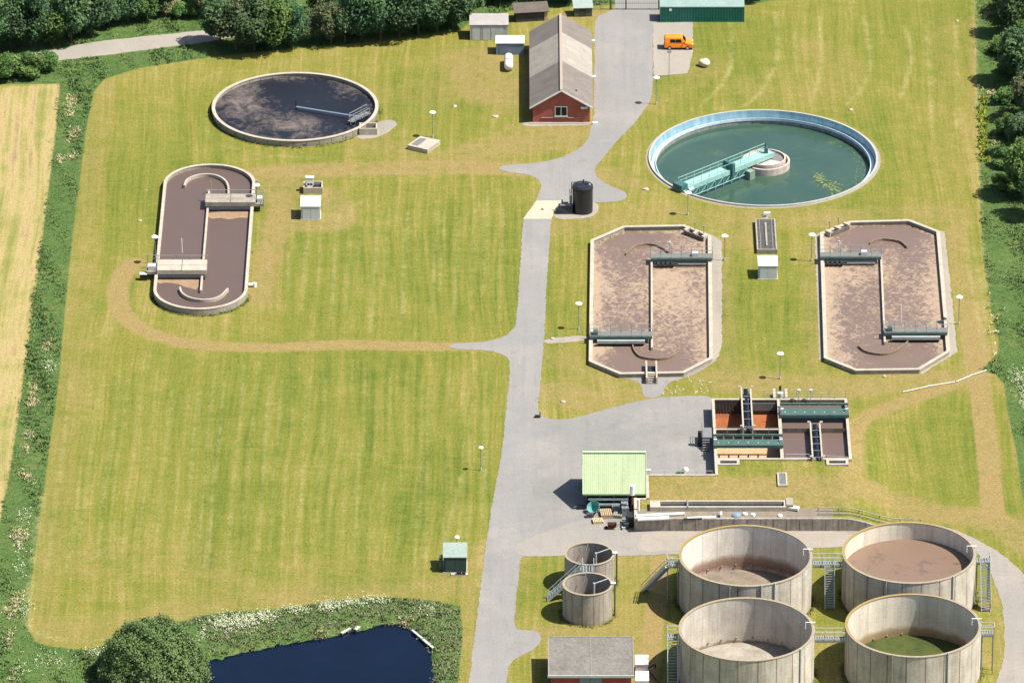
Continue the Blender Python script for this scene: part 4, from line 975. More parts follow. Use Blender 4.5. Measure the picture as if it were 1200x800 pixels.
# gas tank
x0, y0 = g(596, 86.0)
t = thing('gas_tank', 'white capsule-shaped gas tank lying on the grass', 'gas tank', (x0, y0))
prof = [(0.001, -.0)] + [(.62 * math.sin(k * PI / 12), .35 * (1 - math.cos(k * PI / 12))) for k in range(1, 7)] + [(.62, 3.5)] + [(.62 * math.cos(k * PI / 12), 3.5 + .35 * math.sin(k * PI / 12)) for k in range(1, 6)] + [(0.001, 3.85)]
m = MB().lathe(0, 0, prof, 24); m.v = [(x0 + a, y0 + .2 + c_, .85 + b) for a, b, c_ in m.v]; m.f = [f[::-1] for f in m.f]; m.build('vessel', WHITE, t, True)
for k in (.7, 3.1): MB().box(x0 - .45, x0 + .45, y0 + k, y0 + k + .2, 0, .35).build('saddle', CONC, t)
MB().cyl((x0, y0 + 1.9, 1.4), (x0, y0 + 1.9, 1.62), .22, 12).build('valve_hood', WHITE, t)
# gate and posts
gx0, gy0 = g(716, 11.5); gx1, _ = g(772, 11.5)
t = thing('mesh_gate', 'wide dark mesh gate closing the road at the top edge', 'gate', (gx0, gy0))
for a, b in ((gx0, gx0 + 2.1), (gx0 + 2.2, gx1)):
    m = MB().tube([(a, gy0, .1), (b, gy0, .1), (b, gy0, 1.9), (a, gy0, 1.9), (a, gy0, .1)], .045).tube([(a, gy0, 1.0), (b, gy0, 1.0)], .03)
    for k in range(int((b - a) / .3) + 1): m.cyl((a + .3 * k, gy0, .1), (a + .3 * k, gy0, 1.9), .012, 4)
    m.build('leaf', DARK, t)
for a in (gx0, gx0 + 2.15, gx1): MB().cyl((a, gy0, 0), (a, gy0, 2.3), .08, 8).build('post', DARK, t)
fx0 = g(693, 12)[0]
t = thing('mesh_fence', 'short wire fence between the gate and the small shed', 'fence', (fx0, gy0))
m = MB().tube([(fx0, gy0, 1.85), (gx0 - .1, gy0, 1.85)], .02).tube([(fx0, gy0, 1.0), (gx0 - .1, gy0, 1.0)], .015).tube([(fx0, gy0, .2), (gx0 - .1, gy0, .2)], .015)
m.build('wire', GALV, t)
for k in range(3): a = fx0 + (gx0 - .15 - fx0) * k / 2; MB().cyl((a, gy0, 0), (a, gy0, 1.95), .05, 6).build('post', CONC, t)
# boulder
x0, y0 = g(825.5, 77.5)
bm = bmesh.new(); bmesh.ops.create_icosphere(bm, subdivisions=3, radius=.8)
for v in bm.verts:
    n_ = math.sin(v.co.x * 5) * .06 + math.sin(v.co.y * 6 + 1) * .06 + math.sin(v.co.z * 7 + v.co.x * 3) * .05
    v.co = v.co * (1 + n_); v.co.z *= .8
me = bpy.data.meshes.new('boulder'); bm.to_mesh(me); bm.free(); me.materials.append(STONE)
o = bpy.data.objects.new('boulder', me); COL.objects.link(o); o.location = (x0, y0, .5); tag(o, 'pale rounded boulder on the grass beside the parking bay', 'boulder')

# ------------------------------------------------------------------ orange van (facing right)
x0, y0 = g(778.5, 59); 
t = thing('parked_van', 'bright orange high-roof van parked in the bay', 'van', (x0, y0)); W_ = 1.75; LV = 4.15
pf = [(0, .35), (0, 1.2), (.05, 1.75), (.2, 1.85), (2.35, 1.85), (2.6, 1.75), (3.05, 1.15), (3.2, 1.08), (3.95, .95), (4.12, .75), (4.15, .35)]
def van_x(pts, ya, yb, ins=0.0):
    n = len(pts); m = MB(); vs = []
    for y_ in (ya, yb):
        for a, b in pts: vs.append((x0 + a, y_, b))
    m.add(vs, [tuple(range(n)), tuple(range(2*n-1, n-1, -1))] + [(i, n + i, n + (i+1) % n, (i+1) % n) for i in range(n)]); return m
def van_body():
    n = len(pf); m = MB(); vs = []
    secs = [(y0 + .0, 1.0, .10), (y0 + .06, 1.0, 0), (y0 + W_ - .06, 1.0, 0), (y0 + W_, 1.0, .10)]
    for y_, s_, dz in secs:
        for a, b in pf:
            k = max(0, (b - 1.0)) / .85; yy = y_ + (k * .14 if y_ < y0 + W_ / 2 else -k * .14)
            vs.append((x0 + a + (dz if a < 2 else -dz) * .5, yy, b - dz * (1 if b > .5 else -.3)))
    fs = [tuple(range(n)), tuple(range(4*n-1, 3*n-1, -1))]
    for s_ in range(3): fs += [(s_*n + i, (s_+1)*n + i, (s_+1)*n + (i+1) % n, s_*n + (i+1) % n) for i in range(n)]
    return m.add(vs, fs)
van_body().build('body', ORANGE, t)
for a, b, za, zb in ((.85, 1.5, 1.18, 1.62), (1.62, 2.35, 1.18, 1.62)):
    for yy, zz in ((y0 - .012, 1), (y0 + W_ + .012, -1)):
        m = MB(); dz = .05 * zz
        m.add([(x0+a, yy+.03*zz, za),(x0+b+.12, yy+.03*zz, za),(x0+b, yy+.11*zz, zb),(x0+a, yy+.11*zz, zb)], [(0,1,2,3)]); m.build('side_window', GLASS, t)
MB().add([(x0+2.63,y0+.2,1.74),(x0+2.63,y0+W_-.2,1.74),(x0+3.08,y0+W_-.12,1.16),(x0+3.08,y0+.12,1.16)], [(0,1,2,3),(3,2,1,0)]).build('windscreen', GLASS, t)
MB().box(x0 - .012, x0 + .01, y0 + .25, y0 + W_ - .25, 1.15, 1.6).build('rear_window', GLASS, t)
for a in (.75, 3.3):
    for yy in (y0 - .01, y0 + W_ - .19):
        wq = MB().cyl((x0 + a, yy, .31), (x0 + a, yy + .2, .31), .31, 18).build('wheel', TYRE, t); MB().cyl((x0 + a, yy - .012, .31), (x0 + a, yy + .212, .31), .17, 14).build('rim', GALVL, wq)
MB().box(x0 + 4.08, x0 + 4.2, y0 + .08, y0 + W_ - .08, .3, .55).build('bumper', DARK, t); MB().box(x0 - .06, x0 + .05, y0 + .08, y0 + W_ - .08, .3, .5).build('bumper', DARK, t)
for yy in (y0 + .1, y0 + W_ - .4): MB().box(x0 + 3.9, x0 + 4.12, yy, yy + .3, .72, .88).build('headlight', WHITE, t)
for yy in (y0 + .02, y0 + W_ - .14): MB().box(x0 - .02, x0 + .04, yy, yy + .12, .9, 1.5).build('tail_light', RUST, t)
for yy in (y0 - .14, y0 + W_ + .02): MB().box(x0 + 2.75, x0 + 2.9, yy, yy + .13, 1.12, 1.3).build('mirror', DARK, t)

# ------------------------------------------------------------------ black chemical tank and bund
x0, y0 = g(682.7, 247.3); r = 1.39
t = thing('chemical_tank', 'upright black cylindrical tank on the concrete pad beside the road', 'tank', (x0, y0))
MB().lathe(x0, y0, [(r, 0), (r, 3.7), (r + .03, 3.72), (r + .03, 3.84), (r - .12, 3.9), (r - .14, 4.0), (.3, 4.15), (.001, 4.17)], 48).build('shell', BLACKP, t)
MB().ring(x0, y0, r - .02, r + .05, 3.45, 3.52, 48).build('band', BLACKP, t)
MB().cyl((x0 + .1, y0 + .3, 4.05), (x0 + .1, y0 + .3, 4.6), .09, 8).cyl((x0 + .5, y0, 4.05), (x0 + .5, y0, 4.25), .25, 12).build('vent', BLACKP, t)
MB().cyl((x0 + .95, y0 - .3, 4.0), (x0 + .95, y0 - .3, 4.2), .12, 10).build('cap', GALVL, t)
m = MB().tube([(x0 - r - .12, y0 - .2, .2), (x0 - r - .12, y0 - .2, 4.4), (x0 - r + .6, y0 - .1, 4.4), (x0 - r + .6, y0 - .1, 4.0)], .06).tube([(x0 - r - .35, y0, .2), (x0 - r - .35, y0, 3.3)], .05); m.build('fill_pipe', DARK, t)
MB().box(x0 - r - .42, x0 - r - .1, y0 - .4, y0 - .15, 2.5, 2.95).build('level_gauge', WHITE, t)
MB().cyl((x0 - r - .25, y0 - .35, .9), (x0 - r - .25, y0 - .35, 2.5), .08, 8).build('gauge_tube', JTEAL, t)
q0 = g(651.5, 251.3); q1 = g(671.2, 251.3)
t = thing('dosing_cabinet', 'squat black sloping cabinet left of the black tank', 'cabinet', q0)
hh = 1.2; m = MB(); a, b, c_ = q0[0], q1[0] - .05, q0[1]
m.add([(a,c_,0),(b,c_,0),(b,c_+1.3,0),(a,c_+1.3,0),(a+.05,c_+.05,.75),(b,c_+.05,hh),(b,c_+1.0,hh),(a+.4,c_+1.0,hh),(a+.4,c_+.25,hh)], [(0,1,5,8,4),(1,2,6,5),(2,3,7,6),(3,0,4,8,7),(5,6,7,8)])
m.build('body', BLACKP, t)
MB().cyl((a + .85, c_ + .6, hh), (a + .85, c_ + .6, hh + .75), .09, 8).tube([(a + .85, c_ + .6, hh + .3), (a + 1.7, c_ + .6, hh + .3)], .1).build('pipework', DARK, t)
MB().box(a + .55, b - .1, c_ + .2, c_ + .8, hh + .003, hh + .1).build('lid', GALV, t)
q = g(635.5, 245.6); tag(MB().cyl((q[0], q[1], .02), (q[0], q[1], .06), .22, 12).build('drain_cover', RUST), 'small rusty drain cover in the pale concrete pad', 'drain cover')

# ------------------------------------------------------------------ control kiosks
def kiosk(label, px0, px1, pyf, depth, h, wallm, roofm, hb=None, step=False, group=None):
    t, x0, y0, wd, tr = shed('control_kiosk', label, 'kiosk', px0, px1, pyf, depth, h, hb or h + .15, wallm, roofm, .1, [(.08, .49, .12, h - .2, wallm, 'door'), (.51, .92, .12, h - .2, wallm, 'door')], group=group)
    MB().box(x0 - .12, x0 + wd + .12, y0 - .12, y0 + depth + .1, 0, .1).build('plinth', CONCL, t)
    return t, x0, y0, wd
kiosk('pale grey kiosk with white roof right of the oval ditch', 353, 375, 257.8, 2.9, 2.0, GREYP, WHITE)
kiosk('pale grey kiosk with white roof below a grating between eight-sided ditches', 889, 910.5, 327.5, 2.7, 2.0, GREYP, WHITE)
t, x0, y0, wd = kiosk('dark green kiosk with pale green roof on the lawn edge', 520, 546.5, 671, 3.0, 2.15, simple('kiosk_green', (.045, .075, .065), (.035, .06, .052), 1), simple('kiosk_roof', (.27, .33, .285), (.23, .285, .245), 1), 2.6)
MB().box(x0 - .6, x0 - .12, y0 + .5, y0 + 1.3, .2, 1.9).build('vent_box', GREEND, t)
MB().box(x0 + .9, x0 + wd + .2, y0 - .8, y0 - .15, 0, .15).build('step', CONCL, t)
x0, y0 = g(540, 671.5); tg = thing('plant_pot', 'pair of black crates on the step of the green kiosk', 'crate', (x0, y0 - .4, .15))
MB().box(x0 - .55, x0 + .05, y0 - .65, y0 - .3, .155, .45).build('crate', DARK, tg); MB().box(x0 + .12, x0 + .6, y0 - .65, y0 - .3, .155, .5).build('crate', DARK, tg); tg.name = 'crate_pair'
# chamber with white cabinet behind the left kiosk
x0, y0 = g(355.5, 227.5); x1, _ = g(378, 227.5)
t = thing('pump_chamber', 'open concrete chamber behind the kiosk by the oval ditch', 'chamber', (x0, y0))
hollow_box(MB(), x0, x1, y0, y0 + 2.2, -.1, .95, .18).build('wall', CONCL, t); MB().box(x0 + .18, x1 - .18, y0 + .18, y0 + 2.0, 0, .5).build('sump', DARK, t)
xa = g(359, 220)[0]; t = thing('control_cabinet', 'small white cabinet standing on the concrete chamber behind the kiosk', 'cabinet', (xa, y0 + .9, .95))
MB().box(xa, xa + 1.05, y0 + .7, y0 + 1.3, .95, 2.1).build('body', WHITE, t); MB().box(xa - .05, xa + 1.1, y0 + .65, y0 + 1.35, 2.1, 2.18).build('roof', WHITE, t)
MB().box(xa + .2, xa + .48, y0 + .68, y0 + .72, 1.0, 1.3).box(xa + .58, xa + .86, y0 + .68, y0 + .72, 1.0, 1.3).build('vent', DARK, t); MB().box(xa + .15, xa + .9, y0 + .2, y0 + .75, .9, .953).build('plinth', CONC, t)
# grated channel between the ditches
x0, y0 = g(887, 297.5); x1, _ = g(910.8, 297.5); y1 = g(898, 261)[1]
t = thing('grated_channel', 'long grated channel above the kiosk between the eight-sided ditches', 'channel', (x0, y0))
hollow_box(MB(), x0, x1, y0, y1, -.1, .65, .2).build('wall', CONC, t)
m = MB(); n = 26
for k in range(n): yy = y0 + .3 + (y1 - y0 - .6) * k / (n - 1); m.box(x0 + .2, x1 - .2, yy, yy + .13, .5, .56)
for k in (.2, .8): xx = x0 + (x1 - x0) * k; m.box(xx - .06, xx + .06, y0 + .2, y1 - .2, .565, .62)
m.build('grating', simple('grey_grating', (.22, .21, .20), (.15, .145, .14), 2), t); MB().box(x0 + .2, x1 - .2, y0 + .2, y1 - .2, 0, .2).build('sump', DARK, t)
MB().box((x0+x1)/2 - .12, (x0+x1)/2 + .12, y0 + 1.2, y1 - 1.4, .625, .72).build('cover_plate', CONC, t)
xm_ = (x0 + x1) / 2; t = thing('inlet_valve', 'small concrete block and valve between clarifier and grated channel', 'valve', (xm_, y1 + 1.2))
MB().box(xm_ - .35, xm_ + .35, y1 + .25, y1 + 1.2, 0, .55).build('block', CONC, t); MB().box(xm_ - .1, xm_ + .75, y1 + 2.0, y1 + 2.5, 0, .5).build('cap', WHITE, t); MB().box(xm_ - .2, xm_ + .2, y1 + .5, y1 + .9, .55, .9).build('valve', GALV, t)

# ------------------------------------------------------------------ settlement block with travelling bridges
x0, x1, yf, yb = bx0, bx1, byF, byB; wt = .36
t = thing('settlement_block', 'rectangular concrete block of four settling bays beside the asphalt yard', 'tank block', ((x0+x1)/2, (yf+yb)/2))
xm0, xm1 = g(912.8, 505, RZ)[0], g(916.6, 505, RZ)[0]; ymL = g(870, 502.3, RZ)[1]; ymR = g(950, 500.8, RZ)[1]
m = MB().ringwall([(x0,yf),(x1,yf),(x1,yb),(x0,yb)], [(x0+wt,yf+wt),(x1-wt,yf+wt),(x1-wt,yb-wt),(x0+wt,yb-wt)], -2.4, RZ)
m.build('wall', simple('block_concrete', (.46, .40, .32), (.36, .305, .24), .9), t)
MB().box(xm0, xm1, yf+wt+.002, yb-wt-.002, -2.4, RZ - .02).build('divider_wall', CONCL, t)
MB().box(x0+wt+.002, xm0-.002, ymL, ymL+.3, -2.4, RZ - .12).build('cross_wall', CONCL, t); MB().box(xm1+.002, x1-wt-.002, ymR, ymR+.3, 0, RZ - .5).build('cross_wall', CONCL, t)
# dark lining of the four bays
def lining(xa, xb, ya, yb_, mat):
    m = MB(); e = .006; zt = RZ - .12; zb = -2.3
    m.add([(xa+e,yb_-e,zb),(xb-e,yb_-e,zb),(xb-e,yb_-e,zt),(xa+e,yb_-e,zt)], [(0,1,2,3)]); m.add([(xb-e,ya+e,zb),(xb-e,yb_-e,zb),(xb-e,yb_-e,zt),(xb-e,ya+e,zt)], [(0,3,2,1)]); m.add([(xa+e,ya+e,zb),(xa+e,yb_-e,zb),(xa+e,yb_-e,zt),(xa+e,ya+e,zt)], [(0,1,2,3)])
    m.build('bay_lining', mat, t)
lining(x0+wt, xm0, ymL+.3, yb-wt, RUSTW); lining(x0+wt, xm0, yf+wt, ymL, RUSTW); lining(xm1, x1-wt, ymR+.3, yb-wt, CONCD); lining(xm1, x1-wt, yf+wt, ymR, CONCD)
a_, b_, c_, d_ = x0+wt+.004, xm0-.004, ymL+.302, yb-wt-.004
MB().add([(a_,c_,-1.8),(b_,c_,-1.8),(b_,d_,-.3),(a_,d_,-.3)], [(0,1,2,3)]).build('rusty_bed', RUSTF, t)
c_, d_ = yf+wt+.004, ymL-.004
MB().add([(a_,c_,-1.7),(b_,c_,-1.7),(b_,d_,-.5),(a_,d_,-.5)], [(0,1,2,3)]).build('sand_bed', SANDF, t)
MB().box(xm1+.004, x1-wt-.004, ymR+.302, yb-wt-.004, -.1, 1.1).build('sludge', MAUVE, t)
MB().box(xm1+.004, x1-wt-.004, yf+wt+.004, ymR-.004, -.1, 1.0).build('sludge', MAUVE, t)
m = MB()
for k in range(8): m.box(x0 + wt + 4.2 + 0*k, xm0 - .1, yb - wt - .25 - .02, yb - wt - .2, .35 + .14 * k, .41 + .14 * k)
m.build('baffle_board', GALV, t)
m = MB()
for k in range(9): xx = x0 + wt + .25 + k * .42; m.beam((xx, yb - wt - .15, 1.3), (xx + .1, yb - wt - .9, .2), .05, .05)
m.build('pipe_rack', DARK, t)
def bridge(label, xa, xb, ya, yb_, group):
    tb = thing('travelling_bridge', label, 'bridge', (xa, ya, RZ), group)
    z = RZ + .25; dy = yb_ - ya
    MB().box(xa, xb, ya, ya + dy * .62, z, z + .12).build('deck', GREEND, tb)
    MB().box(xa, xb, yb_ - .22, yb_, z, z + .3).build('girder', simple('mid_green', (.10, .17, .14)), tb)
    MB().box(xa, xb, ya - .05, ya, z - .15, z + .25).build('girder', GREEND, tb)
    m = MB(); n = 7
    for k in range(n): xx = xa + (xb - xa) * (k + .5) / n; m.box(xx - .06, xx + .06, ya + dy * .25, ya + dy * .25 + .25, z + .12, z + .16)
    m.build('bolt_plate', GALVL, tb)
    for k in range(n + 1): xx = xa + (xb - xa - .16) * k / n; MB().box(xx, xx + .16, ya + dy * .62, yb_ - .22, z, z + .08).build('tie_bar', GREEND, tb)
    MB().rail([(xa, yb_ - .1, z + .3), (xb, yb_ - .1, z + .3)], .9, .028, 1.8, mid=False).build('handrail', GALV, tb)
    for xx in (xa + .05, xb - .45): MB().box(xx, xx + .4, ya + dy * .3, ya + dy * .3 + .45, RZ + .005, z + .55).build('end_carriage', GALVL, tb)
ya = g(870, 523, RZ + .3)[1]; yb2 = g(870, 508.5, RZ + .5)[1]
bridge('green travelling bridge over the rusty left bays of the settlement block', x0 - .05, xm1, ya, yb2, 'travelling bridges')
ya = g(950, 487.5, RZ + .3)[1]; yb2 = g(950, 472, RZ + .5)[1]
bridge('green travelling bridge over the right bays of the settlement block, at the back', xm0 + .3, x1 + .05, ya, yb2, 'travelling bridges')
def screw(label, pxa, pxb, ya, yb_, z0):
    ts = thing('screw_conveyor', label, 'conveyor', (g(pxa, 500, RZ)[0], ya, z0), 'screw conveyors')
    xa = g(pxa, (500), RZ)[0]; xb = g(pxb, 500, RZ)[0]
    for x_ in (xa, xb - .2): MB().box(x_, x_ + .2, ya, yb_, z0, RZ + .35).build('side_wall', CONCL, ts)
    MB().box(xa + .2, xb - .2, ya, yb_, z0 + .05, z0 + .15).build('trough', SCREW, ts)
    m = MB(); n = int((yb_ - ya) / .45); xc = (xa + xb) / 2
    m.cyl((xc, ya + .1, z0 + .6), (xc, yb_ - .1, z0 + .6), .12, 8)
    m.build('shaft', SCREW, ts); m = MB()
    for k in range(n):
        yy = ya + .2 + (yb_ - ya - .4) * k / max(1, n - 1); m.cyl((xc, yy, z0 + .6), (xc + .06, yy + .07, z0 + .6), .42, 12)
    m.build('flight', SCREW, ts)
    for k in range(6): yy = ya + .3 + (yb_ - ya - .6) * k / 5; MB().box(xa + .2, xb - .2, yy, yy + .1, RZ + .2, RZ + .27).build('cross_bar', GALV, ts)
    for yy in (ya + .05, yb_ - .3):
        for x_ in (xa - .28, xb - .08): MB().box(x_, x_ + .36, yy, yy + .3, RZ + .36, RZ + .5).build('cap', CONCL, ts)
screw('blue screw conveyor crossing the rusty left bays of the settlement block', 870, 882.8, ymL - .2, yb + 2.6, .95)
screw('blue screw conveyor crossing the purple-brown right bays of the settlement block', 948.8, 961.5, yf - .25, ymR + .9, .95)
def weir(label, pa, pb):
    xa = g(pa, 540, T)[0]; xb = g(pb, 540, T)[0]
    tw = thing('weir_box', label, 'weir', (xa, yf - 1.5, T), 'concrete weir boxes')
    hollow_box(MB(), xa, xb, yf - 1.55, yf - .01, T - .3, RZ + .02, .36).build('frame', CONCL, tw); MB().box(xa + .36, xb - .36, yf - 1.2, yf - .37, T - .2, T + .01).build('slot', DARK, tw)
weir('low concrete weir box at front left of the settlement block', 840.5, 866.5); weir('low concrete weir box at front right of the settlement block', 968, 994)
xa, ya = g(911.5, 570.5, T); xb, _ = g(923, 570.5, T)
tw = thing('manhole_frame', 'white framed manhole cover on the grass in front of the settlement block', 'manhole', (xa, ya, T))
hollow_box(MB(), xa, xb, ya, ya + 3.6, T - .1, T + .28, .22).build('frame', CONCL, tw); MB().box(xa + .22, xb - .22, ya + .22, ya + 3.38, T, T + .2).build('cover', simple('dark_cover', (.17, .17, .16), (.12, .12, .115)), tw)
# handrail and lead-in pump at the back
MB().rail([(xm1 + .3, yf + 1.4, .8), (g(948, 530, RZ)[0], yf + 1.4, .8)], 1.0, .035, 2.0).rail([(g(962, 530, RZ)[0], yf + 1.4, .8), (g(968, 530, RZ)[0], yf + 1.0, .8), (x1 - .5, yf + .6, .8)], 1.0, .035, 1.5).build('handrail', GALVL, t)
MB().rail([(g(895, 465, RZ)[0], yb + .2, RZ), (x1 - .2, yb + .2, RZ)], 1.0, .03, 2.0).build('handrail', GALV, t)
for px in (936, 950): q = P3(px, 467, RZ); MB().cyl((q.x, yb - .5, RZ), (q.x, yb - .5, RZ + 1.4), .06, 6).cyl((q.x, yb - .5, RZ + 1.35), (q.x, yb - .5, RZ + 1.5), .25, 10).build('penstock_wheel', GALVL, t)
xa, ya = g(905, 466); xb, _ = g(922, 466)
tp = thing('inlet_pump', 'concrete inlet chamber with pump at the back of the settlement block', 'pump', (xa, yb + .2))
for x_ in (xa, xb - .35): MB().box(x_, x_ + .35, yb + .02, yb + 2.6, 0, 1.9).build('side_wall', CONCL, tp)
MB().box(xa + .35, xb - .35, yb + .4, yb + 1.6, 0, 1.1).build('chamber', DARK, tp); MB().cyl(((xa+xb)/2, yb + 1.2, 1.1), ((xa+xb)/2, yb + 1.2, 2.0), .38, 12).build('motor', GREYP, tp)
MB().cyl(((xa+xb)/2, yb + 1.9, 1.0), ((xa+xb)/2, yb + 1.9, 2.6), .16, 10).build('valve', DARK, tp); MB().box(xa - .4, xa - .05, yb + .6, yb + 1.6, 0, 1.5).build('panel', DARK, tp)
# access steps on the yard side
xa, ya = g(823, 530); xb = bx0; yt = g(830, 508)[1]
ts = thing('steel_platform', 'grey steel access platform with steps on yard side of settlement block', 'platform', (xa, ya))
MB().box(xb - 1.45, xb - .02, ya + 1.4, ya + 4.2, 1.35, 1.5).build('deck', simple('grey_deck', (.20, .205, .20), (.15, .155, .15), 2), ts)
for k in range(5): MB().box(xb - 1.4, xb - .5, ya + .1 + .26 * k, ya + .36 + .26 * k, .22 + .23 * k, .28 + .23 * k).build('step', GRATE, ts)
MB().rail([(xb - 1.42, ya + 1.4, 1.5), (xb - 1.42, ya + 4.2, 1.5)], 1.0, .035, 1.4).build('handrail', GALV, ts)
for yy in (ya + 1.5, ya + 4.1): MB().cyl((xb - 1.38, yy, 0), (xb - 1.38, yy, 1.35), .05, 6).build('leg', GALV, ts)
MB().box(xb - 2.0, xb - 1.5, ya + 1.7, ya + 2.3, 0, 2.0).build('motor_housing', DARK, ts)
# low yard kerb rail and white dome
tr_ = thing('yard_rail', 'low pale rail along the bottom edge of the asphalt yard', 'rail', (xN + .5, yNN))
MB().rail([(xN + .5, yNN - .2, T + .12), (bx0 - .4, yNN - .2, T + .12)], .55, .03, 2.2, mid=False).build('rail', GALVL, tr_)
q = g(803.5, 552.5); o = MB().lathe(q[0], q[1] + .3, [(.38, 0), (.38, .15), (.30, .36), (.16, .47), (.001, .5)], 18).build('dome_cover', WHITE, None, True); tag(o, 'white dome cover at the bottom edge of the asphalt yard', 'cover')
q = g(797, 555.0); tag(MB().box(q[0] - .4, q[0] + .5, q[1], q[1] + .35, 0.02, .28).build('hose_box', simple('leaf_green_box', (.08, .25, .08))), 'small green box next to the white dome cover', 'box')

# ------------------------------------------------------------------ green canopy
x0 = g(682.8, 580)[0]; x1 = g(756.2, 580)[0]; hr, he = 6.1, 2.25
yr = P3(719, 529.6, hr).y; ye = P3(719, 578.6, he).y; yn = 2 * yr - ye
t = thing('canopy_building', 'steep pale green gabled canopy building beside the yard', 'building', ((x0+x1)/2, ye))
MB().slab([(x0, ye, he), (x1, ye, he), (x1, yr, hr), (x0, yr, hr)], .1).slab([(x0, yr, hr), (x1, yr, hr), (x1, yn, he), (x0, yn, he)], .1).build('roof', GREENR, t)
PGT = simple('pale_green_trim', (.40, .55, .30), (.34, .48, .26), 1)
MB().beam((x0 - .02, yr, hr + .03), (x1 + .02, yr, hr + .03), .42, .1).build('ridge_cap', PGT, t)
m = MB()
for x_ in (x0 - .03, x1 + .03): m.beam((x_, ye, he - .02), (x_, yr, hr - .02), .07, .22, (0, -.7, .7)).beam((x_, yn, he - .02), (x_, yr, hr - .02), .07, .22, (0, .7, .7))
m.build('verge_trim', PGT, t); MB().box(x0, x1, ye - .08, ye - .005, he - .2, he + .02).build('gutter', simple('gutter_green', (.22, .36, .17)), t)
CLAD = simple('dark_cladding', (.06, .075, .07), (.045, .055, .05), 1)
xi0, xi1 = x0 + .25, xN - .03
m = MB(); 
for x_ in (xi0, ): m.add([(x_, ye + .3, 0), (x_, yn - .3, 0), (x_, yn - .3, he + .1), (x_, yr, hr - .25), (x_, ye + .3, he + .1)], [(0, 1, 2, 3, 4), (4, 3, 2, 1, 0)])
m.box(xi0 + .01, xi1, yn - .4, yn - .3, 0, he); m.add([(xi1, yNo + .05, 0), (xi1, yn - .3, 0), (xi1, yn - .3, he + .1), (xi1, yr, hr - .25), (xi1, yNo + .05, he + .1)], [(0, 1, 2, 3, 4), (4, 3, 2, 1, 0)])
m.build('end_wall', CLAD, t)
for k in range(4): xx = xi0 + .15 + (g(737, 590)[0] - xi0 - .3) * k / 3; MB().box(xx - .09, xx + .09, ye + .15, ye + .33, 0, he - .05).build('post', GREEND, t)
xr = g(737, 590)[0]
for z_, yy in ((1.35, ye + .45), (.75, ye + .1)): MB().box(xi0 + .4, xr - (.1 if z_ > 1 else .9), yy - .5, yy - .35, z_, z_ + .28).build('cross_rail', simple('pale_blue_rail', (.32, .38, .38), (.24, .29, .29), 1.5), t)
q0 = P3(757.5, 553, T); tw = thing('meter_cabinet', 'small white cabinet at the right end of the green canopy', 'cabinet', (q0.x, q0.y, 0))
MB().box(xN + .1, xN + .65, yNN + .1, yNN + .5, .5, 2.2).build('body', WHITE, tw); MB().box(xN + .1, xN + .65, yNN + .1, yNN + .5, .02, .5).build('plinth', RUST, tw)

# ------------------------------------------------------------------ clutter in front of the canopy
q = P3(740.5, 603, 0); t = thing('standpipe', 'tall white-topped standpipe at the corner of retaining wall', 'pipe', (q.x, q.y))
MB().cyl((q.x, q.y, 0), (q.x, q.y, 2.9), .13, 10).build('pipe', RUST, t); MB().cyl((q.x, q.y, 2.9), (q.x + .05, q.y, 4.2), .33, 12).build('hood', WHITE, t)
q = P3(748.3, 598, T); t = thing('marker_post', 'short thick white post on the terrace beside retaining wall corner', 'post', (q.x, q.y, T))
MB().cyl((q.x, q.y, T - .2), (q.x, q.y, T + 1.55), .15, 10).build('post', WHITE, t); MB().cyl((q.x, q.y, T + 1.55), (q.x, q.y, T + 1.6), .18, 10).build('cap', WHITE, t)
q = g(697.5, 600); t = thing('plastic_tub', 'faded teal plastic tub tipped over in front of the canopy', 'tub', q)
m = MB().lathe(0, 0, [(.45, 0), (.82, .75), (.86, .75), (.84, .8), (.78, .76), (.40, .05), (.001, .05)], 24)
mt = Matrix.Translation((q[0], q[1], .45)) @ Matrix.Rotation(R(38), 4, 'X') @ Matrix.Rotation(R(-20), 4, 'Y')
m.v = [tuple(mt @ Vector(v)) for v in m.v]; m.build('shell', JTEAL, t); MB().box(q[0] - .5, q[0] + .4, q[1] - .05, q[1] + .25, 0, .4).build('stand', WOODD, t)
def clutter(name, label, cat, px, py, sx, sy, sz, mat, rot=0, slats=0, group=None):
    q = g(px, py); t = thing(name, label, cat, q, group)
    def tr(x, y, z): return (q[0] + x * math.cos(rot) - y * math.sin(rot), q[1] + x * math.sin(rot) + y * math.cos(rot), z)
    def bb(mb, a, b, c_, d_, e_, f_):
        mb.add([tr(*p) for p in [(a,c_,e_),(b,c_,e_),(b,d_,e_),(a,d_,e_),(a,c_,f_),(b,c_,f_),(b,d_,f_),(a,d_,f_)]], [(0,3,2,1),(4,5,6,7),(0,1,5,4),(1,2,6,5),(2,3,7,6),(3,0,4,7)])
    if slats:
        m = MB()
        for k in range(slats): bb(m, -sx/2 + sx * k / slats, -sx/2 + sx * (k + .7) / slats, 0, sy, sz * .6, sz)
        m.build('slat', mat, t); m = MB()
        for k in (0, .45, .9): bb(m, -sx/2, sx/2, sy * k, sy * (k + .1), .03, sz * .6)
        m.build('bearer', mat, t)
    else:
        m = MB(); bb(m, -sx/2, sx/2, 0, sy, .03, sz * .82); m.build('body', mat, t); m = MB(); bb(m, -sx/2 - .03, sx/2 + .03, -.03, sy + .03, sz * .825, sz); m.build('lid', mat, t)
    return t
clutter('wooden_pallet', 'tan timber pallet lying on the yard between tub and barrow', 'pallet', 711.5, 607.5, 1.5, 1.9, .5, TANW, .1, 6)
clutter('wooden_pallet', 'pale yellow pallet nearest the road, in front of the tub', 'pallet', 701.5, 614, 1.35, 1.2, .35, simple('yellow_timber', (.55, .44, .25), (.45, .35, .2), 3), .12, 6)
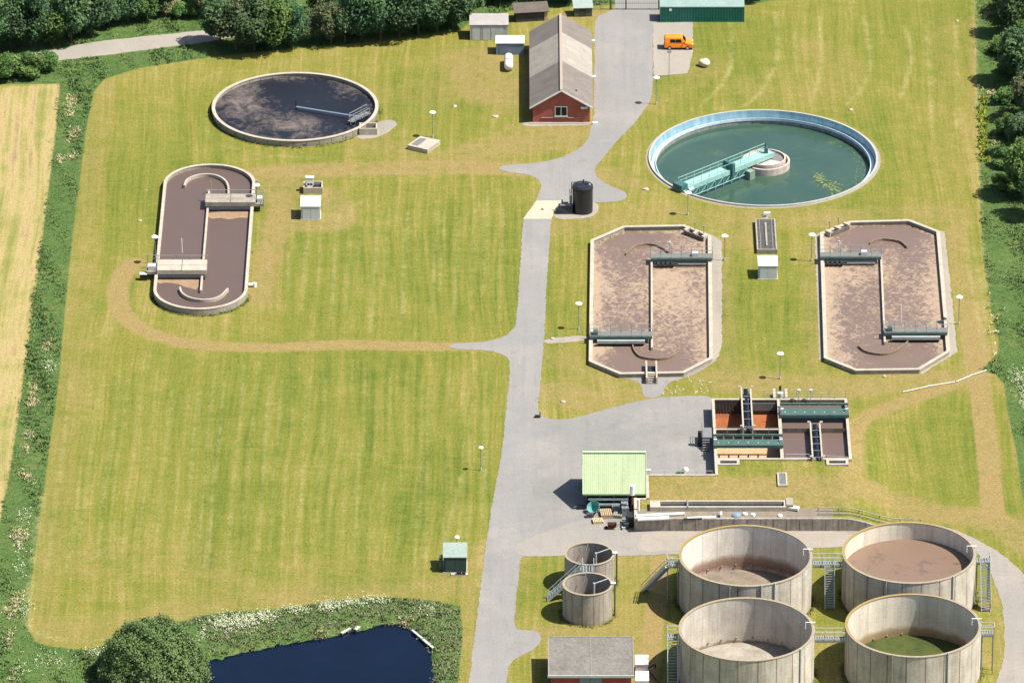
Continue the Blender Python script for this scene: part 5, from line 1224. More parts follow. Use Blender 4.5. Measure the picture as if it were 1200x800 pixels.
clutter('wire_crate', 'grey wire crate stacked right under the canopy eave', 'crate', 724, 600.5, 1.5, 1.4, .9, GALV, -.1, 7)
clutter('grey_sheet_stack', 'leaning stack of grey sheets beside the wall corner', 'sheets', 733, 606, .9, 2.0, 1.3, simple('sheet_grey', (.27, .30, .31), (.2, .22, .23), 2), .05, 5)
clutter('steel_rack', 'low rusty steel rack right of the tan pallet', 'rack', 723.5, 607.5, 1.2, 1.2, .45, CONC, -.2, 5)
clutter('scrap_block', 'small dark drum block in front of the teal tub', 'drum', 691.5, 607, .9, .6, .55, simple('drum_grey', (.10, .10, .095)), 0, 4)
clutter('dark_bin', 'tall dark bin against the end of the retaining wall', 'bin', 738.6, 618, .7, 1.5, 1.5, DARK, .02)
clutter('dark_bin', 'short dark bin in front of the retaining wall end', 'bin', 734.5, 620, .55, .7, .75, simple('bin_green', (.035, .05, .045)), .3)
clutter('oil_can', 'little pale can beside the dark bins', 'can', 731, 621, .35, .3, .4, GALVL, .3)
q = g(717.5, 620); t = thing('wheelbarrow', 'rusty red barrow standing alone on the yard', 'wheelbarrow', q)
m = MB(); m.add([(q[0]-.5,q[1]-.1,.3),(q[0]+.4,q[1]-.1,.3),(q[0]+.55,q[1]-.25,.75),(q[0]-.62,q[1]-.25,.75),(q[0]-.5,q[1]+.45,.3),(q[0]+.4,q[1]+.45,.3),(q[0]+.55,q[1]+.6,.75),(q[0]-.62,q[1]+.6,.75)], [(0,1,2,3),(1,5,6,2),(5,4,7,6),(4,0,3,7),(0,4,5,1),(3,2,1,0),(2,6,5,1)]); m.build('tray', RUST, t)
MB().cyl((q[0]-.75,q[1]+.1,.2),(q[0]-.75,q[1]+.22,.2),.2,14).build('wheel', TYRE, t)
for yy in (-.05, .4): MB().tube([(q[0]-.7,q[1]+.16,.22),(q[0]+.3,q[1]+yy,.3),(q[0]+.95,q[1]+yy,.6)],.03).cyl((q[0]+.35,q[1]+yy,.0),(q[0]+.3,q[1]+yy,.3),.025,6).build('handle', DARK, t)
q = g(681.5, 597); t = thing('scrap_cart', 'little black cart at the left corner of the canopy', 'cart', q)
MB().box(q[0]-.5,q[0]+.4,q[1],q[1]+.6,.25,.4).build('frame', DARK, t)
for a in (-.4, .3): MB().cyl((q[0]+a,q[1]-.02,.2),(q[0]+a,q[1]+.1,.2),.2,12).build('wheel', TYRE, t)
MB().tube([(q[0]-.5,q[1]+.3,.35),(q[0]-1.0,q[1]-.2,.5)],.03).build('handle', CONC, t)
# trough and pipes on the terrace
xa, ya = g(761.8, 599, T); xb, _ = g(921.5, 599, T); yb_ = ya + 1.9
t = thing('concrete_trough', 'long concrete trough on the terrace above the retaining wall', 'trough', (xa, ya, T))
hollow_box(MB(), xa, xb, ya, yb_, T - .2, T + .62, .3).build('channel', simple('trough_concrete', (.46, .41, .33), (.36, .315, .25), .8), t)
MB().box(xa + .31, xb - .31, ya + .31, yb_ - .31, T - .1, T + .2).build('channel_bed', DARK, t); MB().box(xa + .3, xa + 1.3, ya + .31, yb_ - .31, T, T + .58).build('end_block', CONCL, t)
MB().box(xb, xb + .9, ya + .25, yb_ + .4, T - .1, T + .8).build('end_chamber', CONC, t); xx = xa + (xb - xa) * .27; MB().box(xx, xx + .2, ya - .05, yb_, T + .623, T + .7).build('sluice_board', GALV, t)
def rod(name, label, cat, a, b, r, mat, z=T, lift=0.0, group=None):
    p = P3(*a, z + r + lift); q = P3(*b, z + r + lift)
    o = thing(name, label, cat, ((p.x+q.x)/2, (p.y+q.y)/2, z), group)
    MB().cyl(p, q, r, 10).build('pipe', mat, o)
    for k, e in ((p, q), (q, p)): d_ = (k - e).normalized(); MB().cyl(k - d_ * .02, k + d_ * .08, r * 1.12, 10).build('collar', mat, o)
    return o
rod('white_pipe', 'long white pipe at the back, on stony soil by the wall corner', 'pipe', (746, 604), (801, 601.5), .2, WHITE, group='white pipes on the terrace')
rod('white_pipe', 'shorter thicker white pipe just behind the top of retaining wall', 'pipe', (748, 608), (783, 606.6), .26, WHITE, group='white pipes on the terrace')
rod('white_pipe', 'white pipe with black end in middle of the terrace edge', 'pipe', (806, 606.8), (838, 605.4), .16, WHITE, group='white pipes on the terrace')
rod('black_pipe', 'short black pipe beside the middle white pipe', 'pipe', (802, 607.8), (822, 607.4), .12, DARK)
q = P3(841, 605.5, T); t = thing('pipe_trestle', 'small metal trestle at the right end of the white pipe', 'trestle', (q.x, q.y, T))
MB().rail([(q.x-.6, q.y, T), (q.x+.5, q.y, T)], .5, .05, .5).build('frame', GALV, t); MB().box(q.x + .3, q.x + .55, q.y - .5, q.y + .4, T, T + .6).build('plate', WHITE, t)
xa, ya = g(918, 598.5, T); t = thing('white_slab', 'white slab lying askew at the right end of the trough', 'slab', (xa, ya, T))
MB().beam((xa, ya + .7, T + .3), (xa + 1.95, ya + .1, T + .3), .75, .3).build('slab', WHITE, t); MB().beam((xa + .2, ya + .7, T + .08), (xa + 1.7, ya + .1, T + .08), .3, .13).build('bearer', WOODD, t)
for px, py, mt, lb, ct, nm in ((873, 602.5, WHITE, 'white bag on stony soil behind the wall, left of two', 'bag', 'bag'), (882, 603.5, WHITE, 'white bag on stony soil behind the wall, right of two', 'bag', 'bag'), (863, 604, simple('blue_tarp', (.22, .30, .42)), 'crumpled pale blue tarp on the stony soil', 'tarp', 'tarp'), (914, 604.5, WHITE, 'lone white block near the right end of wall top', 'block', 'block')):
    q = g(px, py, T); m = MB(); k = .32 if ct != 'tarp' else .55
    m.lathe(q[0], q[1], [(k, T - .02), (k * 1.05, T + .12), (k * .7, T + .26), (.001, T + .3)], 9); m.v = [(a + rnd.uniform(-.06, .06), b + rnd.uniform(-.06, .06), c_) for a, b, c_ in m.v]; tag(m.build(nm, mt), lb, ct)
for k, (pz, off_) in enumerate(((.25, .9), (.5, 1.9))):
    pts = []
    for px in range(958, 1082, 8):
        x_ = g(px, 606)[0]; y_ = yS + .45 + off_; pts.append((x_, y_, Hs(x_, y_) + pz))
    t = thing('pipe_rail', ('lower' if k == 0 else 'upper') + ' weathered timber rail along the ramp at right end of wall', 'rail', pts[0], 'ramp rails')
    MB().tube(pts, .075, 6).build('rail', CONC, t); m = MB()
    for p in pts[::3]: m.cyl((p[0], p[1], p[2] - pz - .1), p, .07, 6)
    m.build('post', CONC, t)

# ------------------------------------------------------------------ steel stairs
def stair(label, foot, top, wd, group, n=18, plat=None):
    """straight stair: foot and top are points on its centre line"""
    f = Vector(foot); e = Vector(top); h = Vector((e.x - f.x, e.y - f.y, 0)).normalized(); sd_ = Vector((h.y, -h.x, 0)) * wd / 2
    t = thing('steel_stair', label, 'stairs', (f.x, f.y, 0), group)
    for s_ in (-1, 1): MB().beam(f + sd_ * s_, e + sd_ * s_, .07, .28).build('stringer', GALVL, t)
    for k in range(n):
        q = f.lerp(e, (k + .5) / n); MB().beam(q - sd_ * .95, q + sd_ * .95, .24, .05).build('tread', GALV, t)
    for s_ in (-1, 1):
        m = MB(); up = Vector((0, 0, .95)); o_ = sd_ * s_ * 1.06
        m.cyl(f + o_ + up, e + o_ + up, .045, 6).cyl(f + o_ + up * .5, e + o_ + up * .5, .03, 6)
        for k in range(6): q = f.lerp(e, k / 5) + o_; m.cyl(q, q + up, .035, 6)
        m.build('handrail', GALVL, t)
    return t
def platform(name, label, cat, x0, x1, y0, y1, z, group=None, sides='ns', legs=True):
    t = thing(name, label, cat, ((x0+x1)/2, (y0+y1)/2, 0), group)
    m = MB(); n = max(3, int((x1 - x0) / .3))
    for k in range(n): m.box(x0 + (x1-x0) * k / n, x0 + (x1-x0) * (k + .72) / n, y0, y1, z - .06, z)
    m.build('deck', GALV, t)
    MB().beam((x0, y0, z - .2), (x1, y0, z - .2), .08, .26).beam((x0, y1, z - .2), (x1, y1, z - .2), .08, .26).build('girder', GALV, t)
    m = MB()
    if 'n' in sides: m.rail([(x0, y1, z), (x1, y1, z)], 1.05, .04, 1.3)
    if 's' in sides: m.rail([(x0, y0, z), (x1, y0, z)], 1.05, .04, 1.3)
    if 'e' in sides: m.rail([(x1, y0, z), (x1, y1, z)], 1.05, .04, 1.3)
    if 'w' in sides: m.rail([(x0, y0, z), (x0, y1, z)], 1.05, .04, 1.3)
    m.build('handrail', GALVL, t)
    if legs:
        for x_ in (x0 + .1, x1 - .1):
            for y_ in (y0 + .1, y1 - .1): MB().cyl((x_, y_, 0), (x_, y_, z - .1), .06, 6).build('leg', GALV, t)
    return t

# ------------------------------------------------------------------ big round tanks
HB = 6.5
IN1 = mat_tankwall('tank_inner_rust', 22, True, (.19, .105, .07), (.68, .63, .55), (.58, .53, .45), 1.9)
IN2 = mat_tankwall('tank_inner_plain', 22, True, (.20, .16, .11), (.54, .49, .42), (.42, .375, .31), .6)
IN3 = mat_tankwall('tank_inner_ochre', 22, True, (.25, .165, .07), (.66, .59, .47), (.56, .50, .41), 1.6)
OUT = mat_tankwall('tank_outer', 22, False)
RIM_Y = mat_rim('lichen_rim', .85); RIM_R = mat_rim('plain_rim', .25)
def big_tank(label, px, py, rp, inner, rimm, fz, floorm, flname, h=HB, outm=None, th=.26):
    x, y = g(px, py, h); r = rp * S(py) * (1 - h * .0)  # rim radius
    r = rp * M0 * ((CAM - P3(px, py, h)).length / DC)
    t = thing('storage_tank', label, 'tank', (x, y), 'open round sludge tanks')
    MB().lathe(x, y, [(r, -.1), (r, h - .1)], 96).build('outer_wall', outm or OUT, t)
    MB().lathe(x, y, [(r - th, h - .1), (r - th, 0)], 96).build('inner_wall', inner, t)
    MB().ring(x, y, r - th - .05, r + .05, h - .1, h, 96).build('rim', rimm, t)
    MB().disc(x, y, r - th + .02, fz, 96).build(flname, floorm, t)
    return t, x, y, r
TL = big_tank('big open tank with rust-brown band inside, nearest the retaining wall on the left', 873.8, 650.3, 78.0, IN1, RIM_Y, .35, TKDRY, 'floor')
BL = big_tank('big open tank with plain grey inside and pale dry floor, left front', 875.0, 736.4, 79.5, IN2, RIM_R, .35, simple('pale_floor_residue', (.36, .32, .265), (.24, .21, .17), .35), 'floor')
TR = big_tank('big open tank filled with brown sludge almost to its rim', 1065.4, 646.8, 78.2, IN3, RIM_Y, HB - 2.35, TKSL, 'sludge')
BR = big_tank('big open tank with green algae on its floor, right front', 1070.2, 732.0, 79.4, IN3, RIM_Y, .8, TKALG, 'algae_floor')
for (t, x, y, r), angs in ((TL, (-105, -78, -66)), (BL, (-98, -40)), (TR, (-112, -52)), (BR, (-110, -62))):
    for k, an in enumerate(angs):
        a = R(an); q = Vector((x + (r + .12) * math.cos(a), y + (r + .12) * math.sin(a), 0))
        MB().cyl((q.x, q.y, 0), (q.x, q.y, HB + .15), .11 if k else .07, 8).build('down_pipe', GALVL if k else CONC, t)
    a = R(8); q = Vector((x + (r - .3) * math.cos(a), y + (r - .3) * math.sin(a), 0))
    MB().tube([(q.x + .5, q.y, HB + .3), (q.x - .7, q.y, HB + .3), (q.x - .7, q.y, HB - .6)], .06).build('inlet_pipe', WHITE, t)
    m = MB(); n = 26
    for i in range(n):
        a = 2 * PI * i / n; m.box(x + (r-.36) * math.cos(a) - .08, x + (r-.36) * math.cos(a) + .08, y + (r-.36) * math.sin(a) - .08, y + (r-.36) * math.sin(a) + .08, .95, 1.15)
    if t is not TR[0]: m.build('wall_bolt', CONC, t)
PZ = 5.55
tx, ty, r_ = TL[1], TL[2], TL[3]; ux = TR[1] - TR[3]
platform('tank_walkway', 'steel walkway joining the two rear big tanks', 'walkway', tx + r_ + .05, ux - .05, ty - .9, ty + .3, PZ, 'walkways between tanks', legs=False)
fx_ = g(972.3, 713.5)
stair('steel stair between the two rear big tanks', (fx_[0], fx_[1], .05), (fx_[0] - .1, ty - .95, PZ), 1.15, 'steel stairs at the big tanks')
fx_ = g(1155.3, 716); ty2 = TR[2]
platform('stair_landing', 'steel landing on right side of the brown sludge tank', 'landing', TR[1] + TR[3] + .05, TR[1] + TR[3] + 1.7, ty2 - .9, ty2 + .3, PZ, 'stair landings', 'ne')
stair('steel stair right of the brown sludge tank', (fx_[0], fx_[1], .05), (fx_[0] - .1, ty2 - .95, PZ), 1.15, 'steel stairs at the big tanks')
bx, by, rB = BL[1], BL[2], BL[3]; sx = bx - rB - .75
platform('stair_landing', 'steel landing on left side of the left front tank', 'landing', sx - .65, sx + .7, by - .6, by + .6, PZ, 'stair landings', 'nw')
stair('steel stair left of the left front tank, cut by the picture edge', (sx, by - 4.2, .05), (sx, by - .65, PZ), 1.2, 'steel stairs at the big tanks')
platform('tank_walkway', 'steel walkway joining the two front big tanks', 'walkway', bx + rB + .05, BR[1] - BR[3] - .05, by - .6, by + .6, PZ - .3, 'walkways between tanks', legs=False)
platform('stair_landing', 'steel landing on right side of the algae tank', 'landing', BR[1] + BR[3] + .05, BR[1] + BR[3] + 1.6, BR[2] - .7, BR[2] + .6, PZ, 'stair landings', 'nse')
px_ = TL[1] - TL[3]
platform('stair_landing', 'steel landing on left side of the rear left big tank', 'landing', px_ - 1.5, px_ - .05, ty - 1.0, ty + .3, PZ, 'stair landings', 'nsw')
fx_ = g(757, 692)
stair('steel stair slanting down left of the rear left big tank', (fx_[0] - .2, fx_[1], .05), (px_ - 1.3, ty - 1.0, PZ), 1.0, 'steel stairs at the big tanks')

# ------------------------------------------------------------------ two small tanks
OUTS = mat_tankwall('small_tank_outer', 14, False, None, (.42, .375, .31), (.30, .265, .22))
INS = mat_tankwall('small_tank_inner', 14, True, (.10, .085, .07), (.36, .32, .27), (.24, .21, .175), 1.2)
HS = 4.35; smt = []
for lab, px, py in (('small round concrete tank at the back of the pair', 690.8, 648.2), ('small round concrete tank at the front of the pair', 688.6, 683.6)):
    t, x, y, r = big_tank(lab, px, py, 29.2, INS, RIM_R, .5, simple('dark_residue', (.07, .06, .05)), 'floor', HS, OUTS, .2)
    t['group'] = 'small round concrete tanks'; smt.append((x, y, r))
    q = (x + r + .3, y - .2); MB().cyl((q[0], q[1], 0), (q[0], q[1], HS + .1), .10, 8).build('down_pipe', GREEND, t); MB().cyl((q[0] - .5, q[1], HS + .2), (q[0] + .1, q[1], HS + .2), .16, 8).build('pipe_head', WHITE, t)
    MB().cyl((x + .8, y + .6, .5), (x + .8, y + .6, HS - .2), .13, 8).tube([(x + .8, y + .6, HS - .3), (x + 2.6, y + 1.2, HS + .1)], .06).build('inner_pipe', GALVL, t)
    MB().tube([(x - 1.2, y + 1.0, .5), (x - .2, y + 2.3, HS + .2)], .06).build('inner_pipe', GALV, t)
x, y, r = smt[1]; xb_, yb_, _ = smt[0]; ym_ = (y + yb_) / 2 + .2
platform('stair_landing', 'steel landing between the two small tanks', 'landing', x - .6, x + .8, ym_ - .9, ym_ + .8, HS - .1, 'stair landings', 'ew')
fx_ = g(641, 703)
stair('steel stair climbing left of the two small tanks', (fx_[0], fx_[1], .05), (x - .65, ym_, HS - .1), .9, 'steel stairs at the small tanks', 14)

# ------------------------------------------------------------------ building at the bottom edge
zr = 3.05; x0, yb_ = g(642, 746, zr + .2); x1, _ = g(742, 746, zr + .2); yf = g(690, 791, zr)[1]
t = thing('pump_house', 'red brick pump house with flat grey felt roof at the picture bottom', 'building', ((x0+x1)/2, yf))
MB().box(x0 + .35, x1 - .35, yf + .4, yb_ - .3, 0, zr - .15).build('wall', mat_brick('pump_house_brick', (.34, .06, .05), (.28, .05, .042), (.28, .12, .10)), t)
MB().slab([(x0, yf, zr), (x1, yf, zr), (x1, yb_, zr + .25), (x0, yb_, zr + .25)], .22).build('roof', FELT, t)
m = MB(); xm_ = (x0 + x1) / 2
m.beam((xm_, yf, zr + .02), (xm_, yb_, zr + .27), .08, .05).beam((x0 + .06, yf, zr + .02), (x0 + .06, yb_, zr + .27), .12, .1).beam((x1 - .06, yf, zr + .02), (x1 - .06, yb_, zr + .27), .12, .1).beam((x0, yb_ - .06, zr + .27), (x1, yb_ - .06, zr + .27), .12, .1)
m.build('roof_edging', simple('edging', (.30, .27, .23)), t)
MB().box(x0 - .05, x1 + .05, yf - .16, yf - .01, zr - .2, zr + .06).box(x0 - .05, x1 + .05, yf + .1, yf + .3, zr - .42, zr - .24).build('gutter', GALVL, t)
dx0, dx1 = g(679, 800)[0], g(704.5, 800)[0]
d_ = MB().box(dx0, dx1, yf + .33, yf + .45, 0, 2.55).build('door', BLUEG, t); MB().box(dx0 - .0 + 1.25, dx0 + 1.3, yf + .315, yf + .33, .05, 2.5).build('door_gap', DARK, d_); MB().cyl((dx0 + 1.5, yf + .3, 1.05), (dx0 + 1.5, yf + .3, 1.3), .035, 6).build('handle', GALVL, d_)
for k, (pyy, dd, lab) in enumerate(((793, .0, 'white metal cabinet at the side of the pump house, the rear one'), (812, .0, 'white metal cabinet at the side of the pump house, the front one'))):
    xa = g(744.5, 790)[0]; ya = g(750, pyy)[1]; tw = thing('metal_cabinet', lab, 'cabinet', (xa, ya), 'white cabinets beside the pump house')
    MB().box(xa + .12 * k * 0, xa + 1.55, ya, ya + 2.4, .1, 1.7).build('body', WHITE, tw); MB().box(xa - .04, xa + 1.6, ya - .05, ya + 2.45, 1.7, 1.8).build('roof', WHITE, tw); MB().box(xa, xa + 1.5, ya + .1, ya + 2.3, 0, .1).build('plinth', CONC, tw)
q = P3(758, 783, .6); e = P3(773, 800, .3); f2 = P3(768, 778, .6)
t = thing('ground_pipe', 'dark pipe bend running from the white cabinets towards the tank', 'pipe', (q.x, q.y)); MB().tube([(q.x - .5, q.y, .6), q, f2], .1).tube([q, e], .1).build('pipe', DARK, t); MB().cyl((f2.x, f2.y, 0), f2, .08, 6).build('support', DARK, t)

# ------------------------------------------------------------------ lamps
proto = None
LAMPS = [((506.5, 132.5), (507, 161), 'white disc lamp on a post beside the flat chamber slab'),
         ((768, 92), (769, 122.5), 'white disc lamp on a green post by the main road bend'),
         ((849, 277), (849, 305), 'white disc lamp right of the left eight-sided ditch, at its upper corner'),
         ((677.5, 356), (678, 386), 'white disc lamp between the road and the left eight-sided ditch'),
         ((949.5, 275.5), (951, 306), 'white disc lamp left of the right eight-sided ditch'),
         ((1122.5, 348.5), (1123.5, 380), 'white disc lamp right of the right eight-sided ditch'),
         ((913, 414.5), (914, 444), 'white disc lamp behind the settlement block'),
         ((299.5, 217.5), (301, 243), 'white disc lamp at the upper right bridge of the oval ditch'),
         ((180.5, 278), (182, 309), 'white disc lamp on the left side of the oval ditch'),
         ((805.5, 226.5), (806, 252), 'white disc lamp below the clarifier near the bridge end'),
         ((563, 524.5), (563.5, 551), 'white disc lamp alone on the lower left lawn'),
         ((535, 629.5), (535.5, 640), 'short white disc lamp behind the dark green kiosk')]
for (hx, hy), (bx_, by_), lab in LAMPS:
    x, y = g(bx_, by_); h = (by_ - hy) * S(by_) / math.cos(TH)
    t = thing('disc_lamp', lab, 'lamp', (x, y), 'white disc lamps around the works')
    k = 1.0 if lab.find('lawn') < 0 and lab.find('short') < 0 else .7
    MB().cyl((x, y, 0), (x, y, h), .055, 8).build('post', GALV if 'green' not in lab else JTEAL, t)
    MB().lathe(x, y, [(.001, h + .24), (.30 * k, h + .20), (.47 * k, h + .08), (.47 * k, h), (.001, h - .02)], 20).build('lamp_shade', WHITE, t)
    MB().cyl((x, y, 0), (x, y, .35), .13, 8).build('base', GALVL, t)
x, y = g(784, 90); t = thing('sign_post', 'thin post with small tan sign in front of the orange van', 'sign', (x, y))
MB().cyl((x, y, 0), (x, y, 4.0), .045, 6).build('post', GALV, t); MB().box(x - .3, x + .3, y - .06, y - .04, 3.7, 4.05).build('plate', CONCL, t)
x, y = g(631.5, 489); t = thing('corner_bollard', 'short black and pale bollard at the yard corner on the grass', 'bollard', (x, y))
MB().cyl((x + .2, y, 0), (x + .2, y, .9), .12, 10).build('post', CONC, t); MB().box(x - .55, x + .1, y - .2, y + .2, 0, .3).build('block', DARK, t)
# white ground hoses
for a, b, lab in (((1058, 459), (1119, 447.2), 'white pipe on dry grass, the longer left length'), ((1120.5, 447), (1156, 433.5), 'white pipe on dry grass, the short right length')):
    p = P3(*a, .12); q = P3(*b, .12); mid = p.lerp(q, .5) + Vector((.1, .25, 0))
    t = thing('ground_pipe', lab, 'pipe', (mid.x, mid.y, 0), 'white pipes lying on the grass'); MB().tube([p, mid, q], .085, 8).build('pipe', simple('dusty_white', (.64, .60, .50), (.52, .48, .39), 2), t); MB().cyl(mid + Vector((-.15, -.02, 0)), mid + Vector((.15, .02, 0)), .15, 8).build('coupling', GALVL, t)
# planks and floats at the pond
for a, b, w_, lab, nm in (((400, 741.5), (411, 735.5), .3, 'grey plank jetty at the far bank of the pond', 'jetty_plank'), ((416, 737.5), (422, 732.5), .45, 'white float beside the plank at the far pond bank', 'pond_float'),
                      ((484, 731.5), (492, 728.5), .4, 'white float on the pond corner bank, the rear one', 'pond_float'), ((491, 736), (498, 731.5), .4, 'white float on the pond corner bank, the front one', 'pond_float'), ((483, 738), (495, 748), .28, 'pale plank along the pond corner, upper one', 'jetty_plank'), ((496, 749), (508, 759), .35, 'pale plank along the pond corner, lower one', 'jetty_plank')):
    p = P3(*a, -.25); q = P3(*b, -.25); t = thing(nm, lab, 'plank' if 'plank' in nm else 'float', ((p.x+q.x)/2, (p.y+q.y)/2, -.5))
    MB().beam(p, q, w_, .16).build('board', simple('weathered_white', (.55, .54, .50), (.42, .41, .38), 2), t)
    for e in (p, q): MB().cyl((e.x, e.y, -1.1), (e.x, e.y, -.2), .07, 6).build('pile', WOODD, t)
# small marker stones on the grass
for k, (px, py, sz) in enumerate(((533, 125, .32), (580.5, 137, .45), (997, 129, .3), (1122, 25, .25), (757, 222, .4), (660, 471, .35), (647, 397, .3), (1036, 441, .25), (164, 259, .3))):
    x, y = g(px, py); m = MB().lathe(x, y, [(sz, 0), (sz * .95, .12), (sz * .5, .2), (.001, .22)], 9); m.v = [(a + rnd.uniform(-.06, .06), b + rnd.uniform(-.06, .06), c_) for a, b, c_ in m.v]
    tag(m.build('marker_stone', CONCL), 'flat white marker stone on grass ' + ['left of the brick building, the smaller', 'nearest the brick building', 'right of the clarifier top', 'in the top right lawn', 'left of the clarifier', 'in the grass corner by the yard', 'on the slab path', 'below the right eight-sided ditch', 'left of the oval ditch'][k], 'stone', 'marker stones on the grass')
m = MB()
for i in range(120):
    if i < 60: x, y = g(rnd.uniform(775, 835), rnd.uniform(441, 462)); s_ = rnd.uniform(.05, .17)
    else: x, y = g(rnd.uniform(690, 742), rnd.uniform(612, 624)); s_ = rnd.uniform(.04, .1)
    m.lathe(x, y, [(s_, 0), (s_ * .8, s_ * .5), (.001, s_ * .7)], 6)
tag(m.build('rubble', CONCL), 'scattered pale rubble in the grass below the left ditch', 'rubble', kind='stuff')

# ------------------------------------------------------------------ vegetation
def leaf_mesh(name, P, N, size, tint, mat, elong=1.5):
    """one small bent leaf-clump face per point (numpy arrays)"""
    n = len(P); A = np.cross(N, nrg.normal(size=(n, 3))); A /= np.linalg.norm(A, axis=1, keepdims=True) + 1e-9
    B = np.cross(N, A); s_ = size[:, None]
    c = nrg.uniform(.6, 1.3, (n, 4, 1))
    V = np.stack([P - A * s_ * c[:, 0], P - B * s_ * c[:, 1] / elong, P + A * s_ * c[:, 2], P + B * s_ * c[:, 3] / elong], 1).reshape(-1, 3)
    me = bpy.data.meshes.new(name); me.vertices.add(4 * n); me.vertices.foreach_set('co', V.ravel())
    me.loops.add(4 * n); me.loops.foreach_set('vertex_index', np.arange(4 * n, dtype=np.int32)); me.polygons.add(n); me.polygons.foreach_set('loop_start', np.arange(0, 4 * n, 4, dtype=np.int32))
    me.update(calc_edges=True); a = me.attributes.new('tint', 'FLOAT', 'POINT'); a.data.foreach_set('value', np.repeat(tint, 4).astype(np.float32))
    me.materials.append(mat); return me
LEAFD = mat_leaf('dark_foliage', (.036, .082, .040), (.076, .145, .058), (.150, .240, .090))
LEAFG = mat_leaf('green_foliage', (.050, .105, .030), (.105, .190, .045), (.19, .29, .075))
LEAFS = mat_leaf('shrub_foliage', (.085, .150, .048), (.150, .240, .078), (.23, .32, .13))
LEAFO = mat_leaf('olive_foliage', (.075, .098, .045), (.140, .170, .072), (.22, .25, .11))
def crown(name, h, rx, n, leaf, mat, lobes=16, flat=1.0, base=.22, gaps=.35):
    """leaves on many overlapping lobes; crown sits from base*h to h"""
    cz = h * (base + 1) / 2; rz = h * (1 - base) / 2; Ps = []; Ns = []; Ts = []
    for k in range(lobes):
        d = nrg.normal(size=3); d /= np.linalg.norm(d); d[2] = d[2] * .9 + .1
        c = np.array([d[0] * rx * .62, d[1] * rx * .62, cz + d[2] * rz * .62]); lr = nrg.uniform(.32, .52)
        m_ = n // lobes; v = nrg.normal(size=(m_, 3)); v /= np.linalg.norm(v, axis=1, keepdims=True)
        rad = nrg.uniform(.55, 1.08, (m_, 1)) ** .6
        p = c + v * rad * np.array([rx * lr, rx * lr, rz * lr * flat]); Ps.append(p)
        nn = v * .8 + nrg.normal(size=(m_, 3)) * .55; nn[:, 2] += .25; Ns.append(nn / np.linalg.norm(nn, axis=1, keepdims=True))
        Ts.append(np.clip(nrg.normal(.5, .18, m_) + nrg.normal(0, .24), 0, 1))
    P = np.vstack(Ps); N = np.vstack(Ns); Tn = np.concatenate(Ts)
    return leaf_mesh(name, P, N, nrg.uniform(.6, 1.4, len(P)) * leaf, Tn, mat)
def trunk(h, r):
    m = MB(); m.cyl((0, 0, -.1), (0, 0, h * .4), r, 8, r * .6)
    for k in range(5):
        a = k * 1.3; m.cyl((0, 0, h * .3), (math.cos(a) * h * .18, math.sin(a) * h * .18, h * .72), r * .5, 6, r * .15)
    return m
KINDS = {}
def kind(k, h, rx, n, leaf, mat, **kw):
    KINDS[k] = []
    for i in range(3):
        me = crown('crown', h, rx, n, leaf, mat, **kw); tm = trunk(h, .18 if h > 6 else .1); tme = bpy.data.meshes.new('trunk'); tme.from_pydata(tm.v, [], tm.f); tme.materials.append(BARK)
        KINDS[k].append((me, tme))
kind('dark', 9.5, 3.4, 6500, .21, LEAFD, lobes=22, base=.08)
kind('green', 9.0, 3.2, 6500, .21, LEAFG, lobes=22, base=.08)
kind('olive', 8.0, 3.0, 3600, .20, LEAFO, lobes=16, base=.10)
kind('bush', 3.6, 2.2, 3000, .16, LEAFG, lobes=12, base=.0)
def tree(k, px, py, sc_, label, group, cat='tree', sz=None):
    x, y = g(px, py); i = rnd.randrange(3); me, tme = KINDS[k][i]
    t = thing('tree' if cat == 'tree' else 'bush', label, cat, (x, y), group); t.rotation_euler.z = rnd.uniform(0, 6.28); s_ = sc_ * rnd.uniform(.93, 1.07); t.scale = (s_ * rnd.uniform(.82, 1.15), s_ * rnd.uniform(.85, 1.1), s_ * rnd.uniform(.82, 1.14))
    for nm, d_ in (('crown', me), ('trunk', tme)):
        o = bpy.data.objects.new(nm, d_); COL.objects.link(o); o.parent = t
row = [(-12, 60, 'dark', .95), (12, 57, 'dark', 1.0), (36, 56, 'dark', .95), (60, 54, 'green', .92), (83, 51, 'dark', 1.0), (106, 42, 'dark', .92), (128, 32, 'dark', .8), (150, 28, 'dark', .8), (172, 25, 'green', .75), (192, 20, 'dark', .7)]
for i, (px, py, k, s_) in enumerate(row): tree(k, px, py, s_, ('green' if k == 'green' else 'dark green') + ' tree in the row behind the lane, ' + ORD[i] + ' from the left', 'trees behind the lane')
back = [(-5, 34, 'olive', .9), (40, 30, 'dark', .8), (95, 26, 'olive', .9), (135, 18, 'dark', .8), (170, 12, 'olive', .7)]
for i, (px, py, k, s_) in enumerate(back): tree(k, px, py, s_, 'tree in the second row beyond the lane, ' + ORD[i] + ' from the left', 'second row beyond the lane')
for i, (px, py, s_) in enumerate([(212, 21, .7), (230, 20, .75), (222, 10, .6)]): tree('bush', px, py, s_, 'green bush on the verge left of the dark tree, ' + ORD[i] + ' of three', 'verge bushes', 'bush')
for i, (px, py, s_) in enumerate([(-6, 92, 1.05), (14, 92, 1.0), (36, 91, 1.1), (57, 83, .75)]): tree('bush', px, py, s_, 'bush at the left end of the lane, ' + ORD[i] + ' from the left', 'bushes below the lane', 'bush')
